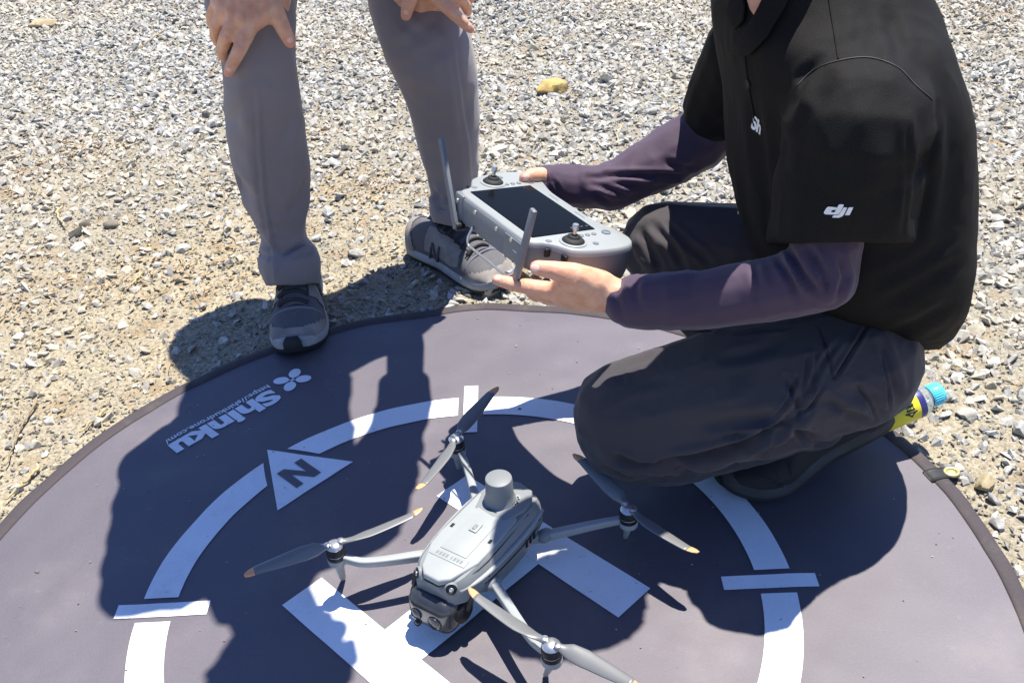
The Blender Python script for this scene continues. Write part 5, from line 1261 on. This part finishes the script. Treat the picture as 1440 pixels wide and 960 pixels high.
V, F = text_vf('Sh', .5, offset=.02, extrude=.0, width=1.0, height=1.1); V = V - V.mean(0); V[:, 2] = 0
mark_on(bp, [(V, F)], 1065, 175, 15, 'chest_mark')
# collar, placket, buttons
def patch_on(bvh, poly, lift, name, mat, parent, step=4, thick=.0022):
    """a panel of cloth lying on another surface, cut to an outline"""
    bm = bmesh.new(); f = bm.faces.new([bm.verts.new((x, y, 0)) for x, y in poly])
    bmesh.ops.triangulate(bm, faces=[f])
    for _ in range(3): bmesh.ops.subdivide_edges(bm, edges=[e for e in bm.edges if e.calc_length() > step], cuts=1, use_grid_fill=True)
    bmesh.ops.triangulate(bm, faces=bm.faces[:])
    bad = []
    for v in bm.verts:
        h, n = cast(bvh, v.co.x, v.co.y)
        if h is None: bad.append(v); continue
        v.co = Vector(h + n*lift)
    bmesh.ops.delete(bm, geom=bad, context='VERTS')
    for _ in range(3): bmesh.ops.smooth_vert(bm, verts=bm.verts[:], factor=.4, use_axis_x=True, use_axis_y=True, use_axis_z=True)
    bmesh.ops.recalc_face_normals(bm, faces=bm.faces[:])
    bmesh.ops.solidify(bm, geom=bm.faces[:], thickness=-thick)
    V, F = bm_vf(bm); return MB().add(V, F).build(name, mat, parent, origin=kn_org)
patch_on(bp, [(1046, -14), (1078, -14), (1072, 6), (1061, 24), (1054, 14)], .0012, 'throat', M['skin'], body_k, 4, .001)
patch_on(bp, [(1034, 70), (1044, 80), (1062, 78), (1084, 56), (1112, 8), (1124, -34), (1092, -34), (1078, -8), (1058, 34)], .0065, 'collar', M['polo'], polo)
patch_on(bp, [(1022, 8), (1026, 26), (1040, 44), (1052, 30), (1054, 10), (1046, -24), (1030, -24)], .0060, 'collar', M['polo'], polo)
MB().add(*strip_on(bp, [(1046, 60), (1052, 110), (1062, 170)], .0012, n=30)).build('placket', M['polo'], polo, origin=kn_org)
for px, py in ((1045, 72), (1053, 118)):
    h, n = cast(bp, px, py)
    if h is not None: MB().add(*lathe_vf([(.0052, 0), (.0052, .0014), (.0042, .0020), (.0030, .0013)], 18, h + n*.0006, n)).build('button', M['rubber'], polo, origin=kn_org)
# shoes
toe = G(1008, 684)[:2]; heel = G(1205, 640)[:2]
shoe(kneel, tuple(toe), tuple(heel), BLACK_SHOE, kn_org, z0=.0015, tilt=math.radians(22), emblem=False)
shoe(kneel, (.235, 1.335), (.50, 1.345), BLACK_SHOE, kn_org, z0=.002, emblem=False)

# ------------------------------------------------------------------ drink bottle in the back pocket
ba, bb = P(1238, 586, 1.125), P(1322, 551, 1.150)
ax = bb - ba; L_ = np.linalg.norm(ax); ax /= L_
M3 = Vector((0, 0, 1)).rotation_difference(Vector(ax)).to_matrix().to_4x4(); bm4 = Matrix.Translation(ba) @ M3
bottle = empty('drink_bottle', M=bm4); tag(bottle, 'plastic bottle with yellow label and cyan cap sticking out of the back pocket', 'bottle')
rb = .0230
lab_end = L_*.63
MB().add(*lathe_vf([(rb*.8, -.075), (rb*.98, -.072), (rb, -.06), (rb, lab_end), (rb*.99, lab_end+.003), (rb*.90, lab_end+.009), (.0140, lab_end+.016), (.0130, L_-.012), (.0125, L_-.004)], 40)).build('bottle_shell', M['clearp'], bottle, angle=60)
MB().add(*lathe_vf([(rb*1.01, -.060), (rb*1.02, -.058), (rb*1.02, lab_end-.010), (rb*1.01, lab_end-.009)], 40)).build('label', M['yellow'], bottle, angle=40)
MB().add(*lathe_vf([(rb*1.012, lab_end-.010), (rb*1.022, lab_end-.0098), (rb*1.018, lab_end-.001), (rb*1.0, lab_end)], 40)).build('label_band', M['navy'], bottle, angle=40)
def wrap_text(txt, size, ang0, z0, r, mat, parent, name):
    V, F = text_vf(txt, size, offset=.0006, extrude=.0)
    if not len(V): return
    a = ang0 + V[:, 1]/r; zz = z0 + V[:, 0]; MB().add(np.stack([np.cos(a)*(r+.0002), np.sin(a)*(r+.0002), zz], 1), F).build(name, mat, parent, smooth=False)
va = (np.array(bm4.inverted().to_3x3()) @ (CAM - ba)); ang = math.atan2(va[1], va[0])
lab = bottle.children[1]
wrap_text('\u5408', .020, ang + .10, lab_end - .036, rb*1.02, M['black'], lab, 'label_print'); wrap_text('\u5065', .020, ang - .85, lab_end - .034, rb*1.02, M['black'], lab, 'label_print')
rc = .0158; prof = [(rc*.96, L_-.019), (rc, L_-.018), (rc, L_-.002), (rc*.93, L_+.0005), (rc*.5, L_+.001)]
cap = MB().add(*lathe_vf(prof, 40)).build('cap', M['cyan'], bottle, angle=40)
for k in range(30):
    a_ = 2*math.pi*k/30; V, F = rbox_vf((.0010, .0012, .013), .0003, 1, (rc*math.cos(a_), rc*math.sin(a_), L_-.0105)); MB().add(V, F).build('cap_ridge', M['cyan'], cap, angle=25)
